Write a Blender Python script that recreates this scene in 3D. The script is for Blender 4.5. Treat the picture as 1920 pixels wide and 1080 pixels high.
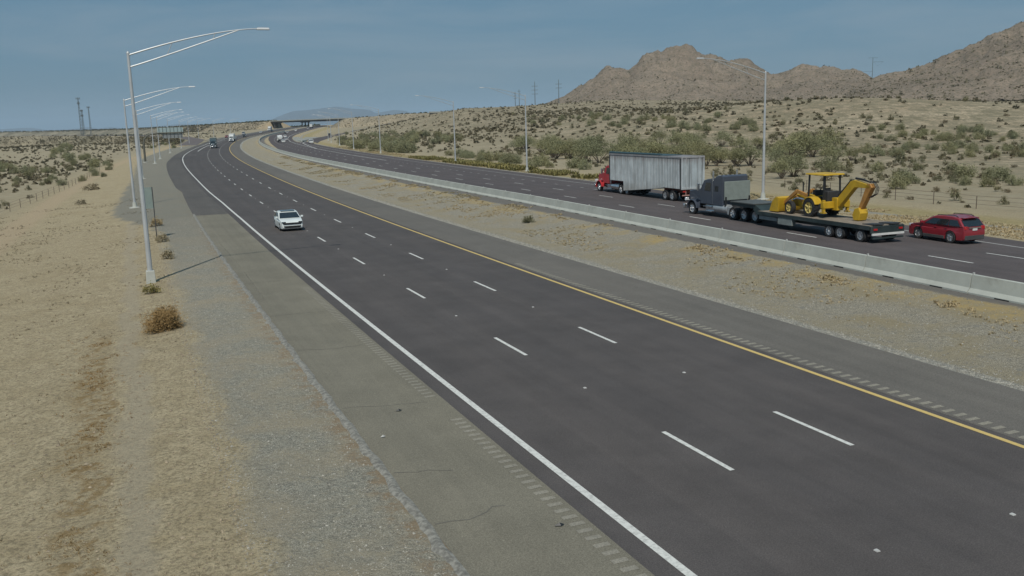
import bpy, bmesh, math, random
import numpy as np
from mathutils import Vector, Matrix
from mathutils.geometry import tessellate_polygon
random.seed(7); RNG=np.random.default_rng(11)
for o in list(bpy.data.objects): bpy.data.objects.remove(o)
SC=bpy.context.scene; COL=SC.collection
# ------------------------------------------------------------------ camera
F_PX,PITCH,ROLL,CAM_H=1711.63,0.18354,0.02877,8.379
cam_d=bpy.data.cameras.new('camera'); cam=bpy.data.objects.new('camera',cam_d); COL.objects.link(cam)
cam_d.sensor_width=36; cam_d.lens=F_PX/1920*36; cam_d.clip_start=0.3; cam_d.clip_end=60000
cam.matrix_world=Matrix.Translation((0,0,CAM_H))@Matrix.Rotation(math.pi/2-PITCH,4,'X')@Matrix.Rotation(-ROLL,4,'Z')
SC.camera=cam
# ------------------------------------------------------------------ sky and sun
SUN_EL=math.radians(53.5); SUN_H=(-0.135,-0.991)
w=bpy.data.worlds.new('World'); SC.world=w; w.use_nodes=True
nt=w.node_tree; nt.nodes.clear()
out=nt.nodes.new('ShaderNodeOutputWorld'); bg=nt.nodes.new('ShaderNodeBackground'); bg.inputs['Strength'].default_value=0.05
sky=nt.nodes.new('ShaderNodeTexSky'); sky.sky_type='NISHITA'; sky.sun_disc=False
sky.sun_elevation=SUN_EL; sky.sun_rotation=math.atan2(SUN_H[0],SUN_H[1]); sky.altitude=300; sky.air_density=1.0; sky.dust_density=0.6; sky.ozone_density=2.2
tc=nt.nodes.new('ShaderNodeTexCoord'); mp=nt.nodes.new('ShaderNodeMapping'); mp.inputs['Scale'].default_value=(1.6,1.6,11)
nz=nt.nodes.new('ShaderNodeTexNoise'); nz.inputs['Scale'].default_value=2.2; nz.inputs['Detail'].default_value=7; nz.inputs['Roughness'].default_value=.6; nz.inputs['Distortion'].default_value=.6
cr=nt.nodes.new('ShaderNodeMapRange'); cr.inputs['From Min'].default_value=.44; cr.inputs['From Max'].default_value=.80; cr.inputs['To Max'].default_value=.5
mx=nt.nodes.new('ShaderNodeMixRGB'); mx.inputs['Color2'].default_value=(5.6,6.8,7.8,1)
nt.links.new(tc.outputs['Generated'],mp.inputs['Vector']); nt.links.new(mp.outputs[0],nz.inputs['Vector']); nt.links.new(nz.outputs['Fac'],cr.inputs['Value'])
nt.links.new(cr.outputs[0],mx.inputs['Fac']); veil=nt.nodes.new('ShaderNodeMixRGB'); veil.inputs['Fac'].default_value=.78; veil.inputs['Color2'].default_value=(1.95,4.25,6.3,1)
nt.links.new(sky.outputs[0],veil.inputs['Color1']); nt.links.new(veil.outputs[0],mx.inputs['Color1']); nt.links.new(mx.outputs[0],bg.inputs['Color']); nt.links.new(bg.outputs[0],out.inputs['Surface'])
sd=bpy.data.lights.new('sun','SUN'); sd.energy=3.0; sd.angle=math.radians(.5); sd.color=(1,.95,.86)
sun=bpy.data.objects.new('sun',sd); COL.objects.link(sun)
sv=Vector((SUN_H[0]*math.cos(SUN_EL),SUN_H[1]*math.cos(SUN_EL),math.sin(SUN_EL)))
sun.rotation_euler=sv.to_track_quat('Z','Y').to_euler()
SC.view_settings.view_transform='Standard'; SC.view_settings.look='None'; SC.view_settings.exposure=0.14; SC.view_settings.gamma=1
# ------------------------------------------------------------------ road path: s along the eastbound lane line, off to the right of it
_K=[0,80,160,220,280,360,450,470,620,700,1200,1210]; _C=[.1108,.4284,.1621,.3673,.3133,.2571,.285,.5,.5,.05,.05,0]
PS=np.arange(-160,9600,2.0); _k=np.interp(PS,_K,_C)*1e-3
PH=np.cumsum(_k)*2.0; _i0=int(80); PH=PH-PH[_i0]-.394096
_x=np.cumsum(np.sin(PH))*2.0; _y=np.cumsum(np.cos(PH))*2.0
PX=_x-_x[_i0]+5.1171; PY=_y-_y[_i0]+20.5292
def xy(s,off):
    s=np.asarray(s,float); h=np.interp(s,PS,PH)
    return np.interp(s,PS,PX)+off*np.cos(h), np.interp(s,PS,PY)-off*np.sin(h)
def hd(s): return float(np.interp(s,PS,PH))
def so(X,Y):
    X=np.atleast_1d(np.asarray(X,float)); Y=np.atleast_1d(np.asarray(Y,float))
    S=np.empty_like(X); O=np.empty_like(X); px,py=PX[::8],PY[::8]
    for a in range(0,len(X),4000):
        b=slice(a,a+4000); i=np.argmin((px[None]-X[b,None])**2+(py[None]-Y[b,None])**2,1)*8
        s=PS[i]
        for _ in range(3):
            h=np.interp(s,PS,PH); dx=X[b]-np.interp(s,PS,PX); dy=Y[b]-np.interp(s,PS,PY); s=s+dx*np.sin(h)+dy*np.cos(h)
        h=np.interp(s,PS,PH); dx=X[b]-np.interp(s,PS,PX); dy=Y[b]-np.interp(s,PS,PY)
        S[b]=s; O[b]=dx*np.cos(h)-dy*np.sin(h)
    return S,O
def sm(x,a,b):
    t=np.clip((x-a)/(b-a),0,1); return t*t*(3-2*t)
CS_O=[-9000,-60,-30,-20,-15,-11.6,-7.6,-4,11.3,12.6,15.5,19.9,20.7,27.5,42.5,46,53,60,9000]
CS_Z=[-2.6,-2.4,-1.7,-.9,-.45,-.12,0,0,0,-.12,-.05,.48,.5,.45,.1,-.05,-.35,-.3,-.3]
_hn=[(RNG.uniform(.004,.03),RNG.uniform(0,6.28),RNG.uniform(0,6.28)) for _ in range(9)]
def terr(s,off):
    s=np.asarray(s,float); off=np.asarray(off,float)
    X,Y=xy(s,off)
    z=np.interp(off,CS_O,CS_Z)
    rs=np.clip((s-450)*.0078,0,5.9)
    R=np.hypot(X,Y)+1e-6; aa=np.arctan2(X,np.maximum(Y,1)); R0=95+110*np.clip(aa,0,1)
    pl=np.interp(aa,[-.3,-.2,-.06,0,.06,.11,.2,.33,.48,.8],[12,13,15,15.4,17,18.6,17,13.5,10.3,10])*np.clip((R-R0)/(650-R0),0,1)**1.15
    wr=sm(off,60,160)*sm(X*.54+Y*1.0+0*s,60,200)
    right=np.maximum(pl,rs)-1.6*sm(R,655,680)
    z=z+rs*(1-wr)*(1-sm(-off,60,260))+right*wr
    wn=sm(off,56,90)+sm(-off,32,80)
    n=0
    for f,a,b in _hn: n=n+np.sin(X*f*math.cos(a)+Y*f*math.sin(a)+b)
    z=z+n*.13*wn*np.clip(R/150,0.5,2.2)
    # sandy mound on the right plain
    for mx_,my_,rx,ry,hh in ((98,285,52,48,6.6),(165,262,60,40,3.6)):
        z=z+hh*np.exp(-(((X-mx_)/rx)**2+((Y-my_)/ry)**2))*sm(off,60,80)
    return z
def P3(s,off,dz=0.0):
    x,y=xy(s,off); return Vector((float(x),float(y),float(terr(s,off))+dz))
def at(px,py):
    """ground point seen at a picture position (used for rough placing of plants and far things)"""
    dx,dy=px-960,py-540; c,s_=math.cos(ROLL),math.sin(ROLL); u=dx*c-dy*s_; v=dx*s_+dy*c
    r=np.array([u,F_PX*math.cos(PITCH)-v*math.sin(PITCH),-F_PX*math.sin(PITCH)-v*math.cos(PITCH)]); r/=np.hypot(r[0],r[1])
    d=np.geomspace(10,3500,900); X=r[0]*d; Y=r[1]*d; Z=CAM_H+r[2]*d
    S,O=so(X,Y); T=terr(S,O); i=np.argmax(Z<T)
    if not (Z<T).any(): i=len(d)-1
    return Vector((X[i],Y[i],T[i]))
# ------------------------------------------------------------------ materials
MATS={}
class N:
    def __init__(s,name):
        s.m=bpy.data.materials.new(name); s.m.use_nodes=True; s.t=s.m.node_tree; s.b=s.t.nodes['Principled BSDF']; s.t.links
    def n(s,typ,**kw):
        x=s.t.nodes.new('ShaderNode'+typ)
        for k,v in kw.items():
            if k in x.inputs.keys(): 
                if isinstance(v,bpy.types.NodeSocket): s.t.links.new(v,x.inputs[k])
                else: x.inputs[k].default_value=v
            else: setattr(x,k,v)
        return x
    def L(s,a,b): s.t.links.new(a,b)
    def math(s,op,a,b=None,c=None):
        x=s.t.nodes.new('ShaderNodeMath'); x.operation=op
        for i,v in enumerate((a,b,c)):
            if v is None: continue
            if isinstance(v,(int,float)): x.inputs[i].default_value=v
            else: s.L(v,x.inputs[i])
        return x.outputs[0]
    def rng(s,v,a,b,c=0.,d=1.,smooth=True):
        x=s.n('MapRange',interpolation_type='SMOOTHSTEP' if smooth else 'LINEAR'); s.L(v,x.inputs['Value'])
        for k,q in zip(('From Min','From Max','To Min','To Max'),(a,b,c,d)): x.inputs[k].default_value=q
        return x.outputs[0]
    def mix(s,f,a,b,blend='MIX'):
        x=s.t.nodes.new('ShaderNodeMixRGB'); x.blend_type=blend
        for i,v in zip(('Fac','Color1','Color2'),(f,a,b)):
            if isinstance(v,(int,float)): x.inputs[i].default_value=v
            elif isinstance(v,tuple): x.inputs[i].default_value=(*v,1)
            else: s.L(v,x.inputs[i])
        return x.outputs[0]
    def noise(s,vec,scale,detail=4,rough=.55,dist=0.):
        x=s.n('TexNoise'); s.L(vec,x.inputs['Vector']); x.inputs['Scale'].default_value=scale; x.inputs['Detail'].default_value=detail; x.inputs['Roughness'].default_value=rough; x.inputs['Distortion'].default_value=dist
        return x.outputs['Fac']
    def scale(s,vec,sc):
        x=s.n('Mapping'); s.L(vec,x.inputs['Vector']); x.inputs['Scale'].default_value=sc; return x.outputs[0]
def mat(name,col,rough=.6,metal=0.,var=.12,nscale=3.,bump=0.,bscale=30.,dirt=None,coat=0.,spec=.5,stretch=(1,1,1)):
    if name in MATS: return MATS[name]
    q=N(name); tc=q.n('TexCoord'); v=q.scale(tc.outputs['Object'],stretch)
    f=q.noise(v,nscale,5)
    lo=tuple(max(c*(1-var),0) for c in col); hi=tuple(min(c*(1+var),1) for c in col)
    c=q.mix(q.rng(f,.3,.7),lo,hi)
    if dirt:
        f2=q.noise(v,nscale*.45,6,.65); c=q.mix(q.rng(f2,.5,.72,0,dirt[1]),c,dirt[0])
    q.L(c,q.b.inputs['Base Color']); q.b.inputs['Roughness'].default_value=rough; q.b.inputs['Metallic'].default_value=metal
    q.b.inputs['Specular IOR Level'].default_value=spec; q.b.inputs['Coat Weight'].default_value=coat; q.b.inputs['Coat Roughness'].default_value=.08
    if bump:
        bn=q.noise(v,bscale,4); bb=q.n('Bump',Strength=bump,Distance=.02); q.L(bn,bb.inputs['Height']); q.L(bb.outputs[0],q.b.inputs['Normal'])
    MATS[name]=q.m; return q.m
def ground_mat():
    q=N('desert_ground'); uv=q.n('UVMap',uv_map='so').outputs[0]; sp=q.n('SeparateXYZ'); q.L(uv,sp.inputs[0]); S,O=sp.outputs[0],sp.outputs[1]
    pos=q.n('NewGeometry').outputs['Position']
    n1=q.noise(pos,.35,5); n2=q.noise(pos,1.7,6,.65); n3=q.noise(pos,9,5,.7); n4=q.noise(pos,.045,6,.6); nf=q.noise(pos,38,3,.7)
    st=q.scale(uv,(.03,.8,1)); ns=q.noise(st,1.6,5,.6)
    sand=q.mix(q.rng(n2,.28,.72),(.385,.315,.198),(.52,.435,.285))
    sand=q.mix(q.rng(n1,.45,.75,0,.6),sand,(.36,.285,.165))
    sand=q.mix(q.rng(n3,.36,.56,.75,0),sand,(.19,.158,.10)); n4b=q.noise(pos,4.2,5,.7); sand=q.mix(q.rng(n4b,.34,.46,.45,0),sand,(.17,.14,.09)); sand=q.mix(q.rng(nf,.30,.50,.5,0),sand,(.16,.135,.09)); sand=q.mix(q.rng(nf,.56,.72,0,.55),sand,(.47,.42,.31))
    # far plain: paler and redder patches, washes
    far=q.mix(q.rng(n4,.35,.65),(.36,.288,.198),(.46,.38,.27)); n5=q.noise(pos,.11,6,.65); far=q.mix(q.rng(n5,.44,.62,0,.6),far,(.22,.198,.13)); far=q.mix(q.rng(n1,.36,.62,0,.72),far,(.165,.150,.098)); far=q.mix(q.rng(n2,.46,.64,0,.75),far,(.125,.115,.072)); far=q.mix(q.rng(n3,.55,.7,0,.5),far,(.10,.09,.06))
    far=q.mix(q.math('MULTIPLY',q.rng(O,130,50),.75),far,q.mix(q.rng(n1,.35,.65),(.30,.255,.17),(.385,.335,.235)))
    ffac=q.math('MAXIMUM',q.rng(O,47,60),q.rng(O,-24,-34))
    col=q.mix(ffac,sand,far)
    # tyre-packed pale track and rusty dry weeds on the left slope
    Ow=q.math('ADD',O,q.rng(n1,0,1,-.9,.9,False)); 
    track=q.math('MULTIPLY',q.rng(Ow,-13.7,-13.3,0,1),q.rng(Ow,-12.9,-12.5,1,0)); col=q.mix(q.math('MULTIPLY',track,.55),col,(.36,.315,.235))
    wd=q.math('MULTIPLY',q.math('MULTIPLY',q.rng(Ow,-15.2,-14.5),q.rng(Ow,-14.0,-13.7,1,0)),q.math('MULTIPLY',q.rng(n2,.44,.6),q.rng(S,20,32,1,0))); col=q.mix(q.math('MULTIPLY',wd,.75),col,(.225,.150,.062))
    wd2=q.math('MULTIPLY',q.rng(O,-20,-15,.5,0),q.rng(n2,.55,.7)); col=q.mix(q.math('MULTIPLY',wd2,.7),col,(.20,.155,.075))
    dt=q.math('MULTIPLY',q.rng(Ow,-26.5,-25.2),q.rng(Ow,-23.6,-22.2,1,0)); col=q.mix(q.math('MULTIPLY',dt,.55),col,(.41,.315,.21))
    # gravel band left of the shoulder
    ge=q.math('ADD',O,q.math('MULTIPLY',q.math('SUBTRACT',n1,.5),2.6)); ge=q.math('ADD',ge,q.math('MULTIPLY',q.math('SUBTRACT',n2,.5),1.2)); ge=q.math('ADD',ge,q.math('ADD',q.rng(S,58,92,0,4.6),q.rng(S,150,330,0,5.)))
    gm=q.math('MULTIPLY',q.rng(ge,-11.1,-10.2),q.rng(O,-2,0,1,0))
    gcol=q.mix(q.rng(nf,.36,.64),(.155,.148,.122),(.45,.43,.35)); gcol=q.mix(q.rng(n3,.36,.56,.45,1),(.14,.134,.115),gcol); gcol=q.mix(q.rng(n2,.5,.66,0,.55),gcol,(.35,.31,.225)); gcol=q.mix(q.rng(n1,.38,.68,0,.75),gcol,(.34,.29,.205)); gcol=q.mix(q.math('MULTIPLY',q.rng(O,-8.4,-7.8),q.rng(n2,.42,.6)),gcol,(.275,.215,.145))
    gcol=q.mix(q.rng(S,28,75,0,.75),gcol,q.mix(q.rng(nf,.36,.64),(.135,.130,.108),(.26,.25,.21)))
    col=q.mix(gm,col,gcol)
    # median: pale stone edge, sand strip, mixed gravel, weeds, grey by the barrier
    mm=q.math('MULTIPLY',q.rng(O,5,6),q.rng(O,22,23,1,0))
    oe=q.math('ADD',O,q.math('MULTIPLY',q.math('SUBTRACT',ns,.5),1.6)); oe=q.math('ADD',oe,q.math('MULTIPLY',q.math('SUBTRACT',n2,.5),.9))
    mixg=q.mix(q.rng(nf,.38,.62),(.145,.13,.10),(.51,.465,.365)); mixg=q.mix(q.rng(n3,.36,.56,.45,1),(.15,.14,.115),mixg); mixg=q.mix(q.rng(n1,.42,.66,0,.8),mixg,(.30,.25,.155)); mixg=q.mix(q.rng(n2,.55,.72,0,.6),mixg,(.19,.19,.18))
    sd_=q.mix(q.rng(nf,.38,.62),(.20,.172,.118),(.42,.37,.265)); sd_=q.mix(q.rng(n2,.40,.62,.15,.7),sd_,mixg); med=q.mix(q.rng(oe,12.8,14.2),sd_,mixg)
    stone=q.mix(q.rng(nf,.40,.60),(.11,.11,.10),(.50,.49,.44)); med=q.mix(q.rng(oe,11.75,12.3,.85,0),med,stone)
    med=q.mix(q.math('MULTIPLY',q.math('MULTIPLY',q.rng(oe,17.6,18.4),q.rng(oe,19.3,19.6,1,0)),q.math('MULTIPLY',q.rng(n1,.42,.60),q.rng(n2,.40,.60,.3,.9))),med,(.40,.30,.135)); med=q.mix(q.rng(oe,19.3,19.7),med,(.165,.155,.14))
    col=q.mix(mm,col,med)
    vm=q.math('MULTIPLY',q.rng(oe,41.5,42),q.rng(oe,47,51,1,0)); vc=q.mix(q.rng(n2,.35,.65),(.33,.27,.135),(.42,.345,.19)); vc=q.mix(q.rng(n3,.4,.6,.5,0),vc,(.19,.16,.08)); vc=q.mix(q.rng(oe,42.6,43.4,1,0),vc,(.30,.28,.235)); col=q.mix(vm,col,vc)
    q.L(col,q.b.inputs['Base Color']); q.b.inputs['Roughness'].default_value=.95; q.b.inputs['Specular IOR Level'].default_value=.15
    h=q.math('ADD',q.math('MULTIPLY',n3,.6),q.math('MULTIPLY',nf,.35)); h=q.math('ADD',h,q.math('MULTIPLY',n2,.8))
    b=q.n('Bump',Strength=.95,Distance=.12); q.L(h,b.inputs['Height']); q.L(b.outputs[0],q.b.inputs['Normal'])
    return q.m
def asphalt_mat(name,col,patch=.10,streak=.12,rough=.85,bump=.35,joints=None):
    q=N(name); uv=q.n('UVMap',uv_map='so').outputs[0]; pos=q.n('NewGeometry').outputs['Position']
    ns=q.noise(q.scale(uv,(.012,1.1,1)),1.5,4,.6); nw=q.noise(q.scale(uv,(.05,.25,1)),1,5); nf=q.noise(pos,34,4,.8); n2=q.noise(pos,.6,5,.6); sp=q.noise(pos,17,2,.6)
    c=q.mix(q.rng(ns,.3,.7),tuple(x*(1-streak) for x in col),tuple(x*(1+streak) for x in col))
    c=q.mix(q.rng(n2,.35,.7,0,1),c,q.mix(1.,c,(1-patch,)*3,'MULTIPLY'))
    c=q.mix(q.rng(nw,.35,.7,0,.6),c,q.mix(1.,c,(1.14,1.12,1.09),'MULTIPLY'))
    sp2=q.n('SeparateXYZ'); q.L(uv,sp2.inputs[0]); wv=q.math('COSINE',q.math('MULTIPLY',sp2.outputs[1],2*math.pi/1.83)); c=q.mix(q.rng(wv,-.2,1,0,.55 if 'bound' in name else 0),c,q.mix(1.,c,(1.10,1.09,1.08),'MULTIPLY')); bl=q.noise(pos,.22,5,.62); c=q.mix(q.rng(bl,.35,.66,0,1),c,q.mix(1.,c,(.90,.90,.90),'MULTIPLY'))
    c=q.mix(q.rng(nf,.3,.75,0,1),q.mix(1.,c,(.66,.66,.66),'MULTIPLY'),q.mix(1.,c,(1.42,1.40,1.36),'MULTIPLY'))
    c=q.mix(q.rng(sp,.70,.76,0,.5),c,tuple(min(1,x*2) for x in col))
    q.L(c,q.b.inputs['Base Color']); q.b.inputs['Roughness'].default_value=rough; q.b.inputs['Specular IOR Level'].default_value=.25
    b=q.n('Bump',Strength=bump,Distance=.01); q.L(nf,b.inputs['Height']); q.L(b.outputs[0],q.b.inputs['Normal'])
    MATS[name]=q.m; return q.m
def paint_mat(name,col,wear=.5):
    q=N(name); pos=q.n('NewGeometry').outputs['Position']; n=q.noise(pos,7,6,.7); n2=q.noise(pos,45,2)
    c=q.mix(q.rng(n,.42,.72,0,wear),col,(.13,.125,.12)); c=q.mix(q.rng(n2,.3,.7,.12,0),c,(.2,.2,.19)); q.L(c,q.b.inputs['Base Color']); q.b.inputs['Roughness'].default_value=.7
    MATS[name]=q.m; return q.m
def foliage_mat(name,col,col2):
    q=N(name); oi=q.n('ObjectInfo'); pos=q.n('NewGeometry').outputs['Position']; n=q.noise(pos,2.3,3); n2=q.noise(pos,.08,3)
    c=q.mix(q.rng(n,.3,.7),col,col2); c=q.mix(q.rng(n2,.35,.65,0,.5),c,tuple((a*.6+b*.4)*f for a,b,f in zip(col,col2,(1.35,1.15,.95))))
    hs=q.n('HueSaturation'); q.L(c,hs.inputs['Color']); hs.inputs['Saturation'].default_value=1
    q.L(q.math('ADD',q.math('MULTIPLY',oi.outputs['Random'],.35),.82),hs.inputs['Value'])
    q.L(hs.outputs[0],q.b.inputs['Base Color']); q.b.inputs['Roughness'].default_value=.8; q.b.inputs['Specular IOR Level'].default_value=.2
    MATS[name]=q.m; return q.m
M_GROUND=ground_mat()
M_EB=asphalt_mat('asphalt_eastbound',(.090,.082,.081),.12,.05); M_WB=asphalt_mat('asphalt_westbound',(.097,.084,.085),.10,.06)
M_SHL=asphalt_mat('shoulder_asphalt_old',(.192,.179,.142),.08,.06); M_SHD=asphalt_mat('shoulder_asphalt_dark',(.108,.101,.095),.08,.05); M_SHR=asphalt_mat('shoulder_asphalt_grey',(.143,.134,.121),.06,.06)
M_PATCH=asphalt_mat('asphalt_patch',(.095,.092,.091),.05,.03); M_RUM=asphalt_mat('rumble_groove',(.27,.255,.215),.1,.1)
M_WHITE=paint_mat('white_line_paint',(.66,.66,.62)); M_YEL=paint_mat('yellow_line_paint',(.62,.45,.15),.2); M_WHITE2=paint_mat('old_white_line_paint',(.5,.5,.48),.45)
M_CURB=mat('crushed_edge',(.21,.203,.178),.95,var=.35,nscale=9,bump=.8,bscale=25)
M_CRACK=mat('crack_filler',(.04,.038,.035),.9); M_CRACK2=mat('fine_crack',(.125,.118,.10),.9)
M_GALV=mat('galvanised_steel',(.46,.48,.49),.5,.25,.1,.7); M_CONC=mat('pale_concrete',(.43,.44,.40),.9,var=.10,nscale=1.2,bump=.3,bscale=20,dirt=((.27,.25,.21),.5))
M_BARR=mat('barrier_concrete',(.43,.445,.40),.9,var=.09,nscale=.9,bump=.2,bscale=14,dirt=((.26,.255,.22),.7))
M_TYRE=mat('tyre_rubber',(.022,.022,.023),.85,var=.3); M_RIM=mat('alloy_rim',(.55,.56,.57),.3,.8); M_STEELRIM=mat('bright_truck_rim',(.68,.69,.70),.28,.8)
M_GLASS=mat('dark_glass',(.015,.022,.027),.08,0,.1,1,spec=.8); M_BLACK=mat('black_trim',(.02,.021,.022),.5); M_DKGREY=mat('dark_chassis',(.045,.047,.05),.6,.1,.3)
M_CHROME=mat('chrome',(.6,.61,.62),.2,.9); M_LAMPR=mat('red_lens',(.42,.02,.02),.25); M_LAMPW=mat('clear_lens',(.7,.72,.74),.15,.2); M_PLATE=mat('pale_plate',(.62,.62,.6),.5)
M_WOOD=mat('weathered_planks',(.22,.185,.145),.85,var=.35,nscale=2.5,stretch=(1,9,1))
# ------------------------------------------------------------------ mesh helpers
def tag(o,label=None,cat=None,group=None,kind=None):
    if label: o['label']=label
    if cat: o['category']=cat
    if group: o['group']=group
    if kind: o['kind']=kind
    return o
def empty(name,loc=(0,0,0),rz=0.):
    o=bpy.data.objects.new(name,None); COL.objects.link(o); o.location=loc; o.rotation_euler=(0,0,rz); o.empty_display_size=.3; return o
class B:
    """collects vertices and faces for one mesh"""
    def __init__(s): s.v=[]; s.f=[]
    def add(s,vs,fs):
        n=len(s.v); s.v+= [tuple(p) for p in vs]; s.f+=[tuple(i+n for i in f) for f in fs]; return s
    def box(s,c,d,R=None,tx=1.,ty=1.,sx=0.):
        """centre c, size d; tx/ty shrink the top, sx shifts it"""
        vs=[]
        for z in(-1,1):
            for x,y in((-1,-1),(1,-1),(1,1),(-1,1)):
                k=(tx,ty) if z>0 else (1,1); p=Vector((x*d[0]/2*k[0]+(sx if z>0 else 0),y*d[1]/2*k[1],z*d[2]/2))
                if R is not None: p=R@p
                vs.append(p+Vector(c))
        return s.add(vs,[(0,3,2,1),(4,5,6,7),(0,1,5,4),(1,2,6,5),(2,3,7,6),(3,0,4,7)])
    def beam(s,a,b,w,h,w2=None,h2=None):
        a,b=Vector(a),Vector(b); d=(b-a).normalized(); up=Vector((0,0,1)) if abs(d.z)<.95 else Vector((1,0,0)); r=d.cross(up).normalized(); u=r.cross(d)
        w2=w2 or w; h2=h2 or h; vs=[]
        for p,ww,hh in((a,w,h),(b,w2,h2)):
            for x,y in((-1,-1),(1,-1),(1,1),(-1,1)): vs.append(p+r*x*ww/2+u*y*hh/2)
        return s.add(vs,[(0,1,2,3),(7,6,5,4),(0,4,5,1),(1,5,6,2),(2,6,7,3),(3,7,4,0)])
    def tube(s,pts,rs,n=8,caps=True):
        pts=[Vector(p) for p in pts]; rs=rs if hasattr(rs,'__len__') else [rs]*len(pts); base=len(s.v); prev=None
        for i,p in enumerate(pts):
            d=(pts[min(i+1,len(pts)-1)]-pts[max(i-1,0)]).normalized()
            if prev is None: r=d.cross(Vector((0,0,1)) if abs(d.z)<.9 else Vector((1,0,0))).normalized()
            else: r=(prev-d*prev.dot(d)).normalized()
            prev=r; u=d.cross(r)
            for k in range(n): a=2*math.pi*k/n; s.v.append(tuple(p+(r*math.cos(a)+u*math.sin(a))*rs[i]))
        for i in range(len(pts)-1):
            for k in range(n): a=base+i*n+k; b=base+i*n+(k+1)%n; s.f.append((a,b,b+n,a+n))
        if caps: s.f.append(tuple(base+k for k in range(n))[::-1]); e=base+(len(pts)-1)*n; s.f.append(tuple(e+k for k in range(n)))
        return s
    def lathe(s,prof,c,axis='Y',n=24):
        """prof: (radius, height along axis)"""
        base=len(s.v)
        for r,h in prof:
            for k in range(n):
                a=2*math.pi*k/n; x,y=r*math.cos(a),r*math.sin(a)
                p={'Y':(x,h,y),'Z':(x,y,h),'X':(h,x,y)}[axis]; s.v.append(tuple(Vector(p)+Vector(c)))
        for i in range(len(prof)-1):
            for k in range(n): a=base+i*n+k; b=base+i*n+(k+1)%n; s.f.append((a,b,b+n,a+n))
        return s
    def prism(s,poly,y0,y1,bev=0.,hw=None,c=(0,0,0)):
        """(x,z) outline extruded across y; hw(x,z) -> half width replaces y0/y1"""
        n=len(poly); P=[Vector((p[0],p[1])) for p in poly]
        area=sum(P[i].x*P[(i+1)%n].y-P[(i+1)%n].x*P[i].y for i in range(n))
        if area<0: P=P[::-1]
        def inset(b):
            r=[]
            for i in range(n):
                a,b_,c_=P[i-1],P[i],P[(i+1)%n]; d1=(b_-a).normalized(); d2=(c_-b_).normalized(); nn=Vector((-d1.y-d2.y,d1.x+d2.x)); l=nn.length
                nn=nn/l if l>1e-4 else Vector((-d1.y,d1.x)); r.append(b_+nn*b)
            return r
        rings=[]
        I=inset(bev) if bev else P
        def Y(p,f,e): 
            if hw: h=hw(p.x,p.y)-e; return f*h
            return (y0+e) if f<0 else (y1-e)
        if bev: rings=[[(p.x,Y(p,-1,0),p.y) for p in I],[(p.x,Y(p,-1,bev),p.y) for p in P],[(p.x,Y(p,1,bev),p.y) for p in P],[(p.x,Y(p,1,0),p.y) for p in I]]
        else: rings=[[(p.x,Y(p,-1,0),p.y) for p in P],[(p.x,Y(p,1,0),p.y) for p in P]]
        base=len(s.v)
        for r in rings: s.v+=[tuple(Vector(q)+Vector(c)) for q in r]
        for j in range(len(rings)-1):
            for i in range(n): a=base+j*n+i; b=base+j*n+(i+1)%n; s.f.append((a,b,b+n,a+n))
        tr=tessellate_polygon([[Vector((p.x,p.y,0)) for p in I]])
        for t in tr:
            a,b,c_=t; ar=(I[b]-I[a]).cross(I[c_]-I[a]) if hasattr(Vector((0,0)),'cross') else 0
            t=(a,b,c_) if ar>0 else (a,c_,b)
            s.f.append((base+t[0],base+t[1],base+t[2])); e=base+(len(rings)-1)*n; s.f.append((e+t[0],e+t[2],e+t[1]))
        return s
    def quad(s,a,b,c,d): return s.add([a,b,c,d],[(0,1,2,3)])
    def mesh(s,name,m,smooth=True,ang=.6):
        me=bpy.data.meshes.new(name); me.from_pydata(s.v,[],s.f); me.materials.append(m)
        if smooth:
            me.polygons.foreach_set('use_smooth',[True]*len(me.polygons)); me.set_sharp_from_angle(angle=ang)
        me.update(); return me
    def obj(s,name,m,parent=None,bevel=0.,smooth=True):
        me=s.mesh(name,m,smooth)
        bm=bmesh.new(); bm.from_mesh(me); bmesh.ops.recalc_face_normals(bm,faces=bm.faces); bm.to_mesh(me); bm.free()
        o=bpy.data.objects.new(name,me); COL.objects.link(o)
        if parent is not None: o.parent=parent
        if bevel:
            md=o.modifiers.new('bevel','BEVEL'); md.width=bevel; md.segments=2; md.limit_method='ANGLE'; md.angle_limit=.7
        return o
def copy_tree(o,parent=None,**props):
    c=o.copy(); COL.objects.link(c); c.parent=parent
    for ch in list(o.children): copy_tree(ch,c)
    for k,v in props.items(): c[k]=v
    return c
def np_mesh(name,V,F,m,uv=None,smooth=False):
    me=bpy.data.meshes.new(name); V=np.asarray(V,np.float32); F=np.asarray(F,np.int32)
    me.vertices.add(len(V)); me.vertices.foreach_set('co',V.ravel()); k=F.shape[1]
    me.loops.add(F.size); me.loops.foreach_set('vertex_index',F.ravel()); me.polygons.add(len(F)); me.polygons.foreach_set('loop_start',np.arange(0,F.size,k,dtype=np.int32))
    if smooth: me.polygons.foreach_set('use_smooth',np.ones(len(F),bool))
    me.materials.append(m)
    if uv is not None:
        l=me.uv_layers.new(name='so'); l.data.foreach_set('uv',np.asarray(uv,np.float32)[F.ravel()].ravel())
    me.update(calc_edges=True); me.validate(); return me
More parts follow.
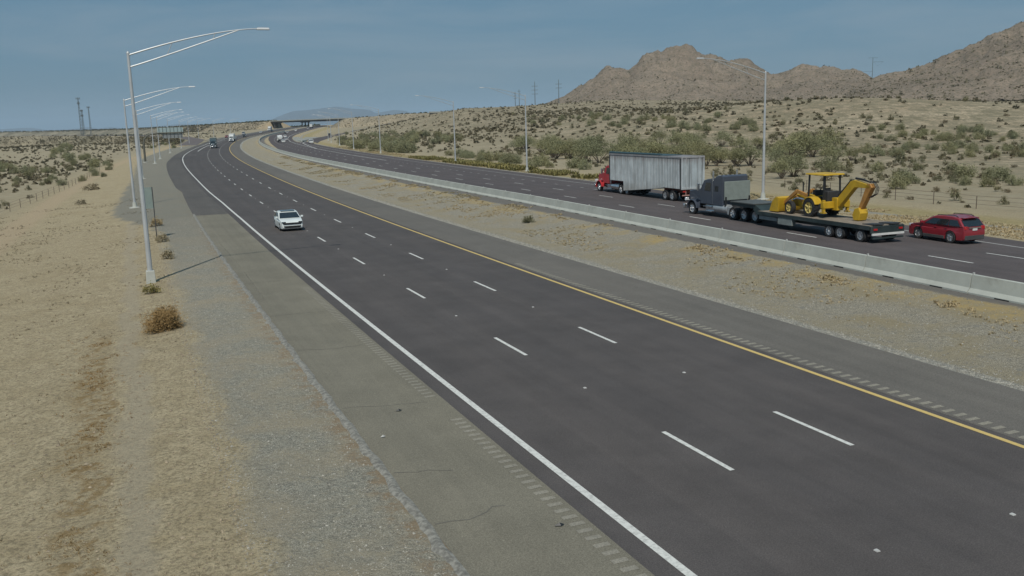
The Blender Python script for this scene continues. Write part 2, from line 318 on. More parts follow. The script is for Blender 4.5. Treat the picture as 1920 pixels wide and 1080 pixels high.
def grid_obj(name,S,O,m,dz=0.,kind='structure',parent=None,Z=None,jit=None):
    """strip of the ground: stations S x offsets O (O may be a list of functions of s)"""
    S=np.asarray(S,float); OO=np.stack([np.full_like(S,o) if np.isscalar(o) else np.asarray(o,float) for o in O],1)
    SS=np.repeat(S[:,None],OO.shape[1],1); X,Y=xy(SS,OO); z=terr(SS,OO)+dz
    V=np.stack([X,Y,z],-1).reshape(-1,3); a,b=OO.shape; i=np.arange((a-1)*(b-1)); r=i//(b-1); c=i%(b-1); q=r*b+c
    F=np.stack([q,q+1,q+b+1,q+b],1); me=np_mesh(name,V,F,m,np.stack([SS,OO],-1).reshape(-1,2),smooth=True)
    o=bpy.data.objects.new(name,me); COL.objects.link(o)
    if parent is not None: o.parent=parent
    if kind: o['kind']=kind
    return o
# ------------------------------------------------------------------ ground sheet and roads
S1=np.concatenate([np.arange(-120,150,2.),np.arange(150,450,4.),np.arange(450,1300,10.),np.geomspace(1300,9400,30)])
_ol=[-9000,-6000,-4000,-2500,-1600,-1100,-800,-600,-450,-350,-280,-220,-180,-150,-120,-100,-85,-72,-60,-50,-42,-36,-30,-27,-25,-22,-20,-18,-16.5,-15,-14,-13,-12.3,-11.6,-10.5,-9.2,-8.2,-7.6,-4,2,8,11.3,12,12.6,13.5,14.5,15.5,17,18.5,19.9,20.7,24,27.5,34,42.5,44,46,49,53,56.5,60,65,70,76,82,89,96,104,112]+list(range(120,420,9))+[440,460,485,510,540,570,600,640,680,720,800,900,1050,1200,1400]
_g=1+5*sm(S1,1250,3000)
grid_obj('ground',S1,[ (o*_g if o>300 else o) for o in _ol],M_GROUND)
def SR(a,b): return np.unique(np.concatenate([[a],S1[(S1>a)&(S1<b)],[b]]))
tW=lambda s: -np.interp(s,[-120,70,90,110,138,187,234,260,290,326,425,560,1300],[3.7,3.75,3.9,4.3,4.7,5.6,6.4,6.8,6.9,6.6,5.6,5,4.4])     # white edge line
E1,E2,E3=.004,.008,.012
s=SR(-120,1300)
grid_obj('eastbound_road',s,[tW(s)-.62,-2,2,7.62],M_EB,E1)
s=SR(-120,76); grid_obj('eastbound_outer_shoulder',s,[-7.42,tW(s)-.60],M_SHL,E2)
s=SR(76,1300); so_=-np.interp(s,[76,90,110,122,164,227,298,387,510,700,1300],[7.1,7.3,7.5,8.2,9.1,10.2,10.0,9.0,8.8,8.6,8])
so_=np.minimum(so_,-7.61); grid_obj('eastbound_outer_shoulder',s,[so_,-7.6,tW(s)-.60],M_SHD,E2)
s=SR(-120,1300); grid_obj('eastbound_median_shoulder',s,[7.60,11.25],M_SHR,E2)
# westbound
oB=lambda s: np.interp(s,[-120,-20,10,36,60,120,200,450,600,1300],[18.8,19.5,20.25,21.1,21.65,21.3,20.3,20.0,20.2,20.2])
oC=lambda s: np.interp(s,[-120,-20,17,30,45,60,80,200,1300],[25.6,26.1,26.75,27.1,27.5,27.85,28.05,27.6,27.3])
oD=lambda s: oC(s)+3.62
oE=lambda s: oC(s)+7.25
oF=lambda s: np.interp(s,[-120,15,20,80,200,300,400,1300],[0,0,0,3.65,3.9,3.4,3.2,3.2])+oE(s)+.05
oOut=lambda s: np.interp(s,[-120,20,80,130,200,290,1300],[2.4,2.4,2.6,3.0,3.0,3.6,3.6])+oF(s)
s=SR(-120,430); grid_obj('westbound_road',s,[oB(s)+.35,27.5,34,oOut(s)],M_WB,E1)
s=SR(430,1300); grid_obj('westbound_road',s,[oB(s)+.35,27.5,34,oE(s)+2.4],M_WB,E1)
# exit ramp leaving on the right, climbing past the green thicket
RSC=[(405,36.6),(425,38.2),(460,41.5),(500,46.5),(560,54),(630,63),(720,77),(850,105),(1000,150)]
s=SR(405,1000); rc=np.interp(s,[a for a,b in RSC],[b for a,b in RSC]); grid_obj('exit_ramp',s,[rc-.4,rc+3.5,rc+8.4],M_WB,E2)
# ------------------------------------------------------------------ painted markings
def strips(name,segs,m,dz,w,parent=None,step=4.):
    """segs: (s0,s1,off function or number)"""
    V=[];F=[];U=[]
    for a,b,of in segs:
        ss=np.unique(np.concatenate([[a],S1[(S1>a)&(S1<b)],[b]])) if b-a>3.5 else np.array([a,b]); base=len(V)
        for q in ss:
            o=float(of(q)) if callable(of) else of; wd=w*(1 if q<220 else (1.25 if q<420 else 1.6)) if w<.2 else w
            for d in(-wd/2,wd/2): x,y=xy(q,o+d); V.append((float(x),float(y),float(terr(q,o+d))+dz)); U.append((q,o+d))
        for i in range(len(ss)-1): F.append((base+2*i,base+2*i+1,base+2*i+3,base+2*i+2))
    o=bpy.data.objects.new(name,np_mesh(name,V,F,m,U)); COL.objects.link(o); o['kind']='structure'; return o
strips('edge_line',[(-120,1150,tW)],M_WHITE,E3,.19)
strips('edge_line',[(-120,1150,7.26)],M_YEL,E3,.17)
strips('lane_lines',[(12.192*k,12.192*k+3.05,o) for k in range(-8,60) for o in(0,3.66)],M_WHITE,E3,.135)
strips('lane_lines',[(16.4+12.05*k,19.35+12.05*k,oC) for k in range(-9,60)]+[(15.75+12.0*k,18.75+12.0*k,oD) for k in range(-9,60)],M_WHITE,E3,.14)
strips('dotted_lane_line',[(30.6+3.66*k,31.5+3.66*k,oE) for k in range(0,40)],M_WHITE2,E3,.16)
strips('edge_line',[(178,1150,oE)],M_WHITE,E3,.24)
strips('edge_line',[(-120,400,oF)],M_WHITE2,E3,.15)
strips('gore_line',[(300,440,lambda q: float(np.interp(q,[300,340,405,440],[35.0,36.2,38.2,41.5])))],M_WHITE,.016,.3)
strips('gore_line',[(405,900,lambda q: float(np.interp(q,[a for a,b in RSC],[b for a,b in RSC]))+.4)],M_WHITE2,.016,.2)
strips('gore_line',[(330,560,lambda q: float(np.interp(q,[330,560],[-3.7,-2.2])))],M_WHITE,.016,.3)
strips('ramp_end_line',[(286.0,286.6,-4.6)],M_WHITE2,.016,2.6)
# rumble strips
strips('rumble_strip',[(-14+.36*k,-14+.36*k+.16,-4.62) for k in range(0,58)]+[(9+.36*k,9+.36*k+.16,-4.62) for k in range(0,60)],M_RUM,.014,.34)
strips('rumble_strip',[(-12+.40*k,-12+.40*k+.17,7.92) for k in range(0,110)],M_RUM,.014,.40)
# crushed pale lip along the outer shoulder and the pale seam next to it
def wob(q,a=.1): return a*math.sin(q*1.9)+a*.7*math.sin(q*4.3+1)+a*.5*math.sin(q*9.1)
V=[];F=[]
ss=np.arange(-20,78,.35)
for i,q in enumerate(ss):
    w_=.07+abs(wob(q,.05)); o0=-7.46+wob(q,.02)
    for k,(d,h) in enumerate(((.05,.014),(-.03,.05+.02*math.sin(q*7)),(-w_,.045+.02*math.sin(q*5.)),(-w_-.14,-.03))): x,y=xy(q,o0+d); V.append((float(x),float(y),float(terr(q,o0+d))+h))
    if i: b=4*i; F+=[(b-4+k,b+k,b+k+1,b-4+k+1)[::-1] for k in range(3)]
o=bpy.data.objects.new('asphalt_curb',np_mesh('asphalt_curb',V,F,M_CURB)); COL.objects.link(o); o['kind']='structure'
# cracks and the darker patch start
def crack(name,pts,wd,m):
    V=[];F=[]; q=[]
    for i in range(len(pts)-1):
        (s0,o0),(s1,o1)=pts[i],pts[i+1]; n=max(2,int(math.hypot(s1-s0,o1-o0)/.25))
        for k in range(n): t=k/n; q.append((s0+(s1-s0)*t+random.uniform(-.07,.07),o0+(o1-o0)*t+random.uniform(-.04,.04)))
    for i,(a,b) in enumerate(q):
        ww=wd*random.uniform(.5,1.3)
        for d in(-ww/2,ww/2): x,y=xy(a+d,b); V.append((float(x),float(y),float(terr(a,b))+.013))
        if i: F.append((2*i-2,2*i,2*i+1,2*i-1))
    o=bpy.data.objects.new(name,np_mesh(name,V,F,m)); COL.objects.link(o); o['kind']='structure'
for a in([(9.2,-7.3),(8.9,-6.2),(8.5,-4.6)],[(3.5,-7.3),(3.3,-6.5),(2.9,-5.7)],[(.3,-7.3),(.25,-6.6),(.6,-5.9),(.4,-5.3)],[(17,-7.3),(16.6,-6),(16.7,-4.6)],[(24,-7.3),(23.8,-4.6)],[(33.5,-7.3),(33.2,-4.6)]): crack('shoulder_crack',a,.035,M_CRACK2)
crack('shoulder_crack',[(28,-7.0),(40,-6.9),(52,-7.0),(75,-6.8)],.06,M_CRACK2)
crack('shoulder_seam',[(76,-7.2),(76,-4.4)],.10,M_CRACK)
# raised lane markers
mk=B().box((0,0,.012),(.09,.10,.022),tx=.7,ty=.8).mesh('lane_marker',M_WHITE2,False)
def marker(q,o):
    ob=bpy.data.objects.new('lane_marker',mk); COL.objects.link(ob); p=P3(q,o,.006); ob.location=p; ob.rotation_euler=(0,0,-hd(q))
    tag(ob,'small pale raised marker set in the eastbound asphalt midway between two lane dashes','lane marker','raised lane markers on the eastbound road')
for k in range(-2,9):
    for o in(0.,3.66): marker(12.192*k+7.62,o)
# ------------------------------------------------------------------ concrete barrier in the median: one thing per cast segment
bl=6.33
prof=[(-.30,0),(-.30,.075),(-.17,.25),(-.105,.81),(.105,.81),(.17,.25),(.30,.075),(.30,0)]
bb=B().prism([(a,z) for a,z in prof],-bl/2+.022,bl/2-.022)
me=bb.mesh('concrete_barrier',M_BARR,False)
nub=B().box((0,0,.85),(.07,.07,.09)).mesh('barrier_marker',M_WHITE2,False)
slot=B().box((-.302,0,.03),(.02,.7,.055))
slot=slot.mesh('drain_slot',M_BLACK,False)
q=10.82-bl*18; k=0
while q<760:
    c=q+bl/2; a=P3(q,float(oB(q))); b_=P3(q+bl,float(oB(q+bl))); m_=(a+b_)/2; d=b_-a
    ob=bpy.data.objects.new('concrete_barrier',me); COL.objects.link(ob); ob.location=m_+Vector((0,0,-.015))
    ob.rotation_euler=(math.atan2(d.z,math.hypot(d.x,d.y)),0,math.atan2(-d.x,d.y))
    ob.scale=(1,d.length/bl*1.0,1)
    tag(ob,'pale concrete median barrier segment in the long unbroken run beside the westbound lanes','barrier','concrete barrier segments along the median')
    if q<260:
        n_=bpy.data.objects.new('barrier_marker',nub); COL.objects.link(n_); n_.parent=ob; n_.location=(0,-bl/2,0)
        for yy in(-1.45,1.45): n_=bpy.data.objects.new('drain_slot',slot); COL.objects.link(n_); n_.parent=ob; n_.location=(0,yy,0)
    q+=bl
# ------------------------------------------------------------------ light poles
def light_pole(h,L,rise,base):
    r=empty('light_pole')
    B().tube([(0,0,.5),(0,0,h*.5),(0,0,h)],[.145,.115,.075],10).lathe([(0,h+.1),(.06,h+.06),(.085,h),(.085,h-.05)],(0,0,0),'Z',10).obj('pole',M_GALV,r)
    if base=='box': B().box((0,0,.2),(.56,.56,1.0),tx=.8,ty=.8).obj('foundation',M_CONC,r,.03)
    else: B().lathe([(.0,.62),(.2,.62),(.26,.1),(.62,.04),(.62,-.4)],(0,0,0),'Z',14).obj('foundation',M_CONC,r)
    arm=B(); top=[];bot=[]
    for i in range(13):
        t=i/12; x=t*(L-.2); top.append((x,0,h-.12+rise*(1-(1-t)**1.55))); zb=h-.75
        bot.append((x*.86,0,zb+(h-.12+rise*(1-(1-.86)**1.55)-zb)*(t**1.05)))
    arm.tube(top,[.05-.02*i/12 for i in range(13)],6).tube(bot,[.045-.015*i/12 for i in range(13)],6)
    for t in(4,8): arm.tube([top[t],bot[min(12,int(t/.86))]],.02,5)
    arm.obj('arm',M_GALV,r)
    B().box((L+.12,0,h-.12+rise),(.75,.30,.13),tx=.85,ty=.6).obj('luminaire',M_GALV,r,.03)
    return r
PL=light_pole(12.6,7.1,1.45,'box'); PL2=light_pole(11.9,7.1,1.4,'cone')
def place(o,q,off,rz,dz=0): p=P3(q,off,dz); o.location=p; o.rotation_euler=(0,0,rz)
place(PL,37.7,-12.0,-hd(37.7)); tag(PL,'tallest nearest galvanised light pole with double arm, rising from the sandy left slope','light pole','light poles beside the eastbound road')
first=True
LPS=[(93.6,-13.1,'second nearest light pole on the left slope, just left of the tallest one'),(158,-13.4,'light pole hidden behind the tallest left pole with only its arm showing'),(231,-13.0,'left roadside light pole nearest to the curved sign gantry'),(268,-13.1,'light pole standing just right of the one by the curved sign gantry'),(330,-13,'fifth light pole along the left shoulder, under the end of the overhead panel')]
LPS+=[(408,-13.2,None),(486,-15,None),(560,-17,None),(650,-19,None),(760,-22,None)]
for q,o,l in LPS:
    r=PL2 if first else copy_tree(PL2); first=False; place(r,q,o,-hd(q)); tag(r,l or 'faint far light pole in the row along the left side of the curve','light pole','light poles beside the eastbound road')
RPS=[(55.1,43.2,'nearest right-hand light pole standing behind the lowboy truck'),(119,44.6,'light pole right of centre beside the yellowish verge of the westbound road'),(157,44.2,'light pole beside the westbound road, left of the one by the yellowish verge'),(233,44.8,'light pole in front of the right part of the dense green thicket'),(284,45.3,'light pole in front of the left part of the dense green thicket'),(352,49,'light pole at the left edge of the dense green thicket'),(425,52.5,None),(470,54.5,None),(560,60,None)]
for q,o,l in RPS:
    r=copy_tree(PL2); place(r,q,o,-hd(q)+math.pi); tag(r,l or 'slim far light pole near the exit ramp below the overpass','light pole','light poles beside the westbound road')
# ------------------------------------------------------------------ signs
r=empty('road_sign'); place(r,59.4,-11.2,-hd(59.4)); tag(r,'narrow grey back of a roadside sign on a thin post right of the tallest pole','road sign')
B().box((0,0,2.0),(.07,.07,4.1)).obj('post',M_DKGREY,r); B().box((-.36,.06,3.2),(.78,.03,1.65)).obj('panel',mat('sign_back',(.27,.33,.31),.55,.4,.06),r)
r=empty('cantilever_sign'); place(r,252,-16.3,-hd(252)); tag(r,'curved dark gantry pole holding a wide overhead panel seen from behind','sign gantry')
g=B(); pts=[(0,0,0),(0,0,5.0),(.25,0,6.2),(1.0,0,7.1),(2.2,0,7.6),(4.2,0,7.75),(10.6,0,7.8)]; g.tube(pts,[.30,.27,.25,.23,.2,.18,.15],10).obj('gantry_arm',mat('weathered_steel',(.12,.12,.10),.6,.3),r)
B().box((7.1,.25,8.3),(6.6,.12,1.7)).obj('panel',mat('sign_back_pale',(.36,.45,.45),.5,.3,.06),r)
B().box((7.6,.25,6.85),(5.2,.08,1.1)).obj('lower_panel',mat('sign_back_grey',(.26,.28,.28),.5,.3,.06),r)
g=B(); 
for i in range(7): g.beam((4.2+i*.95,.1,6.3),(4.2+i*.95,.1,9.2),.08,.08)
g.obj('stiffener',M_DKGREY,r); B().lathe([(0,.2),(.55,.2),(.6,-.5)],(0,0,0),'Z',12).obj('foundation',M_CONC,r)
# crash cushion / curbed island in the exit gore
s=SR(440,560); ic=np.interp(s,[a for a,b in RSC],[b for a,b in RSC]); e_=oE(s)+2.5
grid_obj('gore_island',s,[np.minimum(e_+.2,ic-.7),ic-.5],mat('gravel_grey',(.27,.27,.24),.95,var=.3,nscale=2),.05)
r=B(); pa=P3(436,39.6); pb=P3(448,42.3); pc=P3(470,39.2); r.beam(pb+Vector((0,0,.3)),pa+Vector((0,0,.3)),.35,.75); r.beam(pa+Vector((0,0,.3)),pc+Vector((0,0,.3)),.35,.75)
tag(r.obj('concrete_barrier',M_BARR),'short bent pale concrete barrier at the nose of the exit gore','barrier')
# ------------------------------------------------------------------ overpass and its approach fills
M_FILL=mat('fill_slope_earth',(.31,.255,.17),.95,var=.2,nscale=.06,bump=.5,bscale=.6,dirt=((.19,.165,.11),.7))
def ridge(name,path,cw,slope,m,kind='structure',bottom=None):
    """fill with a flat crest along path (x,y,z) with sloping sides down below the ground"""
    V=[];F=[]; n=len(path); cols=[]
    for i,(x,y,z) in enumerate(path):
        a=Vector(path[max(i-1,0)][:2]); b=Vector(path[min(i+1,n-1)][:2]); d=(b-a).normalized(); nn=Vector((d.y,-d.x))
        for k,(f,g) in enumerate(((-1,1),(-1,.5),(-1,0),(1,0),(1,.5),(1,1))):
            hgt=z+3; wd=cw/2+slope*hgt*g*(1+random.uniform(-.05,.05)*(g>0)); p=Vector((x,y))+nn*f*wd; V.append((p.x,p.y,z-hgt*g))
        if i: b=6*i; F+=[(b-6+k,b-6+k+1,b+k+1,b+k) for k in range(5)]
    F.append((0,5,4,3)); F.append((0,3,2,1)); e=6*(n-1); F.append((e,e+3,e+4,e+5)); F.append((e,e+1,e+2,e+3))
    o=bpy.data.objects.new(name,np_mesh(name,V,F,m,None,False)); COL.objects.link(o); o['kind']=kind; return o
def ray(px,py):
    px=np.asarray(px,float); py=np.asarray(py,float); dx,dy=px-960,py-540; c,s_=math.cos(ROLL),math.sin(ROLL); u=dx*c-dy*s_; v=dx*s_+dy*c
    X,Y,Z=u,F_PX*math.cos(PITCH)-v*math.sin(PITCH),-F_PX*math.sin(PITCH)-v*math.cos(PITCH); return np.arctan2(X,Y),Z/np.hypot(X,Y)
def az(px,D,z,py=222):
    a=float(ray(px,py)[0]); return (D*math.sin(a),D*math.cos(a),z)
def zat(py,px,D): return CAM_H+float(ray(px,py)[1])*D
def sub(path,n):
    r=[]
    for a,b in zip(path[:-1],path[1:]): r+=[tuple(a[k]+(b[k]-a[k])*i/n for k in range(3)) for i in range(n)]
    return r+[path[-1]]
kL=[(515,1330,227.5),(470,1450,230),(400,1600,234),(330,1800,238),(240,2200,242),(120,2500,245.5),(-40,2800,248.5),(-200,2900,251)]
kR=[(655,1010,221.5),(708,960,217.5),(770,880,212.5),(830,780,210),(880,700,207.5),(960,620,203.5),(1060,580,200.5)]
fl=sub([az(a,D,zat(y,a,D)) for a,D,y in kL],4); fr=sub([az(a,D,zat(y,a,D)-.4) for a,D,y in kR],4)
ridge('embankment',fl[:11],14,2.0,M_FILL); ridge('embankment',fl[10:],14,3.0,mat('dark_fill_earth',(.205,.18,.125),.95,var=.3,nscale=.03,dirt=((.10,.095,.06),.8))); ridge('embankment',fr,14,2.0,M_FILL)
A=Vector(fl[0]); Bv=Vector(fr[0]); ext=(Bv-A).normalized(); A=A-ext*6; Bv=Bv+ext*6
r=empty('highway_overpass',(A+Bv)/2); r.location.z=0; tag(r,'long low concrete overpass crossing both roads in the far distance','overpass')
o0=Vector(((A+Bv)/2).xy.to_3d()); A-=o0; Bv-=o0
M_DECK=mat('deck_edge',(.30,.30,.27),.8); M_GIRD=mat('girder_dark',(.085,.075,.07),.8,var=.2,nscale=.3)
B().beam(A,Bv,13,.5).obj('deck',M_DECK,r)
nrm=Vector((-ext.y,ext.x,0))
for sgn in(-1,1): B().beam(A+nrm*6.4*sgn+Vector((0,0,.65)),Bv+nrm*6.4*sgn+Vector((0,0,.65)),.3,.85).obj('parapet',M_CONC,r)
g=B(); 
for k in(-5,-2.5,0,2.5,5): g.beam(A+nrm*k-Vector((0,0,1.15)),Bv+nrm*k-Vector((0,0,1.15)),.9,1.8)
g.obj('girder',M_GIRD,r)
for t in(.06,.47,.93):
    p=A.lerp(Bv,t); b=B(); zz=p.z-2.0
    for k in(-4,0,4): c=p+nrm*k; b.tube([(c.x,c.y,-1),(c.x,c.y,zz)],.75,8)
    b.beam(p-nrm*6+Vector((0,0,-2.3)),p+nrm*6+Vector((0,0,-2.3)),1.2,1.1); b.obj('pier',M_GIRD,r)
# second, shorter bridge right of it
pA=Vector(az(812,735,zat(211.5,812,735))); pB=Vector(az(852,700,zat(211,852,700))); d=(pB-pA).normalized(); nrm=Vector((-d.y,d.x,0)); nrm*= -1 if nrm.y>0 else 1
r=empty('highway_overpass',((pA+pB)/2).xy.to_3d()); tag(r,'small dark short-span bridge in the embankment right of the long overpass','overpass'); o0=r.location.copy(); pA-=o0; pB-=o0
B().beam(pA,pB,7,.5).obj('deck',M_DECK,r); B().beam(pA-Vector((0,0,1.2)),pB-Vector((0,0,1.2)),6,1.9).obj('girder',M_GIRD,r)
b=B(); c=pB; b.beam(c+Vector((0,0,-6)),c+Vector((0,0,-.5)),3,3).obj('pier',M_GIRD,r)
B().beam(pA+nrm*3.4+Vector((0,0,.6)),pB+nrm*3.4+Vector((0,0,.6)),.3,.8).obj('parapet',M_CONC,r)
# on-ramp joining from the left on its own fill
rq=[(455,-13.5,.02),(540,-16,.9),(590,-30,2.0),(640,-66,3.0),(710,-135,3.9),(800,-240,4.2),(900,-370,4.0),(1000,-520,2.4),(1100,-680,.5)]
rp=[]
for s_,o_,z_ in rq: x,y=xy(s_,o_); rp.append((float(x),float(y),float(terr(s_,-9))+z_-float(np.clip((s_-450)*.0078*.25,0,1.5))))
rp=sub(rp,5); ridge('ramp_fill',rp,9.6,2.2,mat('ramp_fill_earth',(.25,.215,.145),.95,var=.25,nscale=.05,dirt=((.12,.11,.07),.8)))
V=[];F=[];U=[]
for i,p in enumerate(rp):
    a=Vector(rp[max(i-1,0)]).xy; b=Vector(rp[min(i+1,len(rp)-1)]).xy; d=(b-a).normalized(); nn=Vector((d.y,-d.x))
    for f in(-1,1): V.append((p[0]+nn.x*4.4*f,p[1]+nn.y*4.4*f,p[2]+.03)); U.append((i*20,f*6))
    if i: F.append((2*i-2,2*i-1,2*i+1,2*i))
me=np_mesh('entrance_ramp',V,F,mat('ramp_asphalt',(.125,.105,.10),.9),U); o=bpy.data.objects.new('entrance_ramp',me); COL.objects.link(o); o['kind']='structure'
# ------------------------------------------------------------------ mountains
def vnoise(x,y,seed=0):
    r=np.random.default_rng(seed).random((256,256)); xi=np.floor(x).astype(int); yi=np.floor(y).astype(int); fx=x-xi; fy=y-yi; fx=fx*fx*(3-2*fx); fy=fy*fy*(3-2*fy)
    g=lambda a,b: r[a&255,b&255]
    return (g(xi,yi)*(1-fx)+g(xi+1,yi)*fx)*(1-fy)+(g(xi,yi+1)*(1-fx)+g(xi+1,yi+1)*fx)*fy
def fbm(x,y,oct=5,seed=0,ridged=True):
    t=0;a=1;n=0
    for k in range(oct):
        v=vnoise(x*2**k,y*2**k,seed+k); v=1-abs(2*v-1) if ridged else v; t=t+a*v; n+=a; a*=.5
    return t/n
HILLS={}
def hill(name,sky,D,wf,wb,zb,m,nu=220,nv=90,amp=.45,seed=3,fs=75.):
    px=np.array([a for a,b in sky],float); py=np.array([b for a,b in sky],float)
    u=np.linspace(px[0],px[-1],nu); hy=np.interp(u,px,py); H=CAM_H+ray(u,hy)[1]*D
    a=ray(u,hy)[0]; v=np.linspace(-1,1,nv)
    A,Vv=np.meshgrid(a,v,indexing='ij'); R=D+np.where(Vv<0,Vv*wf,Vv*wb); X=R*np.sin(A); Y=R*np.cos(A)
    Hh=np.repeat(H[:,None],nv,1); pr=1-np.abs(Vv)**1.12; 
    rel=np.maximum(Hh-zb,0)
    n=fbm(X/fs,Y/fs,5,seed)-.55
    # spurs: skyline sampled sideways so that the flanks are not a plain extrusion
    shift=(fbm(X/170,Y/170,3,seed+9,False)-.5)*30*(np.abs(Vv)>0)*np.minimum(np.abs(Vv)*3,1)
    Hs=np.interp((u[:,None]+shift).ravel(),u,H).reshape(Hh.shape); rel=np.maximum(Hs-zb,0)
    Z=zb+rel*pr+rel*amp*n*np.minimum(np.abs(Vv)*5,1)*(1-np.abs(Vv)**2)*1.6+ np.minimum(rel*.08,4.2)*(fbm(X/11,Y/11,4,seed+5)-.5)-2.5*(1-np.minimum(rel/4,1))
    V=np.stack([X,Y,Z],-1).reshape(-1,3); i=np.arange((nu-1)*(nv-1)); r_=i//(nv-1); c=i%(nv-1); q=r_*nv+c
    F=np.stack([q,q+nv,q+nv+1,q+1],1); o=bpy.data.objects.new(name,np_mesh(name,V,F,m,None,True)); COL.objects.link(o); o['kind']='structure'; HILLS.setdefault(name,[]).append((X,Y,Z,Vv)); return o
def hill_mat():
    q=N('rocky_hillside'); pos=q.n('NewGeometry').outputs['Position']; n1=q.noise(pos,.012,6,.6); n2=q.noise(pos,.16,6,.7); n3=q.noise(pos,.55,5,.75)
    c=q.mix(q.rng(n1,.35,.65),(.240,.192,.150),(.300,.242,.188)); c=q.mix(q.rng(n2,.42,.66,0,.75),c,(.165,.143,.105)); c=q.mix(q.rng(n3,.50,.62,0,.75),c,(.105,.102,.070)); c=q.mix(q.rng(n3,.40,.30,0,.7),c,(.38,.33,.26))
    q.L(c,q.b.inputs['Base Color']); q.b.inputs['Roughness'].default_value=.95; q.b.inputs['Specular IOR Level'].default_value=.1
    b=q.n('Bump',Strength=1.,Distance=1.2); q.L(n3,b.inputs['Height']); q.L(b.outputs[0],q.b.inputs['Normal']); return q.m
MH=hill_mat()
hill('mountain',[(960,206),(1000,204),(1030,194),(1060,183),(1100,158),(1125,142),(1145,130),(1165,130),(1180,134),(1200,118),(1225,108),(1250,100),(1275,95),(1290,97),(1310,103),(1340,113),(1370,120),(1385,115),(1400,117),(1420,132),(1440,140),(1460,139),(1480,133),(1490,129),(1530,130),(1555,130),(1580,138),(1600,134),(1620,140),(1640,150),(1660,152),(1720,170),(1800,200)],1330,420,380,14,MH,300,110,seed=5)
hill('mountain',[(1560,197),(1600,168),(1640,152),(1665,146),(1700,138),(1750,121),(1800,105),(1830,88),(1860,73),(1900,58),(1950,40),(2020,18),(2120,-10),(2250,-30),(2400,20),(2550,190)],1000,330,350,10,MH,300,110,seed=23)
hill('mountain',[(830,214),(850,208),(865,204),(885,202),(905,203),(925,209),(945,216)],2100,200,200,10,MH,40,30,seed=31)
MB=mat('far_mountain_rock',(.07,.065,.06),.95,var=.2,nscale=.001)
hill('far_mountain',[(505,226),(530,215),(550,208),(575,206),(600,203),(630,202),(660,204),(690,206),(705,212),(740,206),(760,208),(790,217)],22000,3000,3000,5,MB,80,30,seed=41,fs=1500.)
hill('far_mountain',[(-200,240),(-60,236),(0,243),(40,240),(60,240),(85,244),(130,243),(165,238),(185,241),(210,238),(240,243),(300,236),(340,232),(400,236),(460,238)],26000,3000,3000,5,MB,80,30,seed=51,fs=1500.)
hill('mountain',[(640,233),(655,224),(668,221),(685,223),(700,231)],2600,200,200,8,MH,30,24,seed=61)
# ------------------------------------------------------------------ towers and power poles
M_TOW=mat('tower_steel',(.16,.18,.19),.5,.4)
def lattice(px,D,ytop,wb,wt,extra,label):
    p=az(px,D,0); h=zat(ytop,px,D)+2; r=empty('lattice_tower',(p[0],p[1],-2)); tag(r,label,'radio tower','radio towers on the left horizon')
    b=B(); n=14; C=[]
    for i in range(n+1):
        t=i/n; w_=wb+(wt-wb)*t; C.append([Vector((w_*math.cos(a),w_*math.sin(a),h*t)) for a in(0.3,2.394,4.488)])
    for k in range(3): b.tube([c[k] for c in C],.22,4)
    b.obj('leg_frame',M_TOW,r); b=B()
    for i in range(n):
        for k in range(3): b.beam(C[i][k],C[i+1][(k+1)%3],.16,.16); b.beam(C[i][(k+1)%3],C[i+1][k],.16,.16)
    b.obj('bracing',M_TOW,r); b=B()
    for z,s_ in extra:
        for k in range(4): a=k*1.57+.4; b.box((s_*math.cos(a),s_*math.sin(a),h*z),(.7,.7,2.6)); b.beam((0,0,h*z),(s_*math.cos(a),s_*math.sin(a),h*z),.15,.15)
    b.obj('antenna',M_TOW,r)
lattice(150,1500,183,1.9,.7,((.98,2.2),(.86,1.3)),'taller lattice radio tower with wide antenna head on the left horizon')
lattice(154.5,1450,206,1.5,.7,((.97,1.1),(.80,1.1)),'short lattice mast standing against the taller radio tower')
lattice(167.5,1600,200,1.5,.6,((.98,1.6),),'separate thin lattice radio mast right of the taller tower')
def ppole(px,D,yt,yb,arms,label,big=False):
    p=az(px,D,0); zb=zat(yb,px,D)-14; zt=zat(yt,px,D); r=empty('power_pole',(p[0],p[1],zb)); h=zt-zb; tag(r,label,'power pole','power poles in front of the sky')
    B().tube([(0,0,0),(0,0,h)],[.65,.3] if big else [.42,.22],8).obj('pole',M_TOW,r); b=B()
    for z,a,c in arms: B().beam((a,0,h-z),(c,0,h-z),.3,.3).obj('crossarm',M_TOW,r)
    if big:
        for z,a,c in arms[1:]:
            b=B(); e=c if abs(c)>.1 else a; b.beam((e,0,h-z),(e*.45,0,h-z-6),.1,.1); b.beam((e*.45,0,h-z-6),(e*.1,0,h-z),.1,.1); b.obj('arm_brace',M_TOW,r)
ppole(967,900,172,206,((1.5,-1.4,1.4),(4,-1.4,1.4),(6.5,-1.4,1.4)),'leftmost of the four dark power poles left of the rocky hill')
ppole(974.5,900,168,205,((1.5,-1.6,1.6),(4,-1.6,1.6)),'second dark power pole, close beside the leftmost one')
ppole(1004,850,153,200,((4,-3,3),(7.5,-3,3),(11,-3,3)),'dark power pole with crossarms standing alone at the foot of the hill')
ppole(1048.5,850,149,190,((4,-3,3),(7.5,-3,3)),'rightmost dark power pole of the four, at the lower slope of the hill')
ppole(1632,1500,108,148,((.5,-7,7),(6.5,0,16),(20,-16,0),(34,0,16)),'tall transmission pole with long side arms rising from the saddle between hills',True)
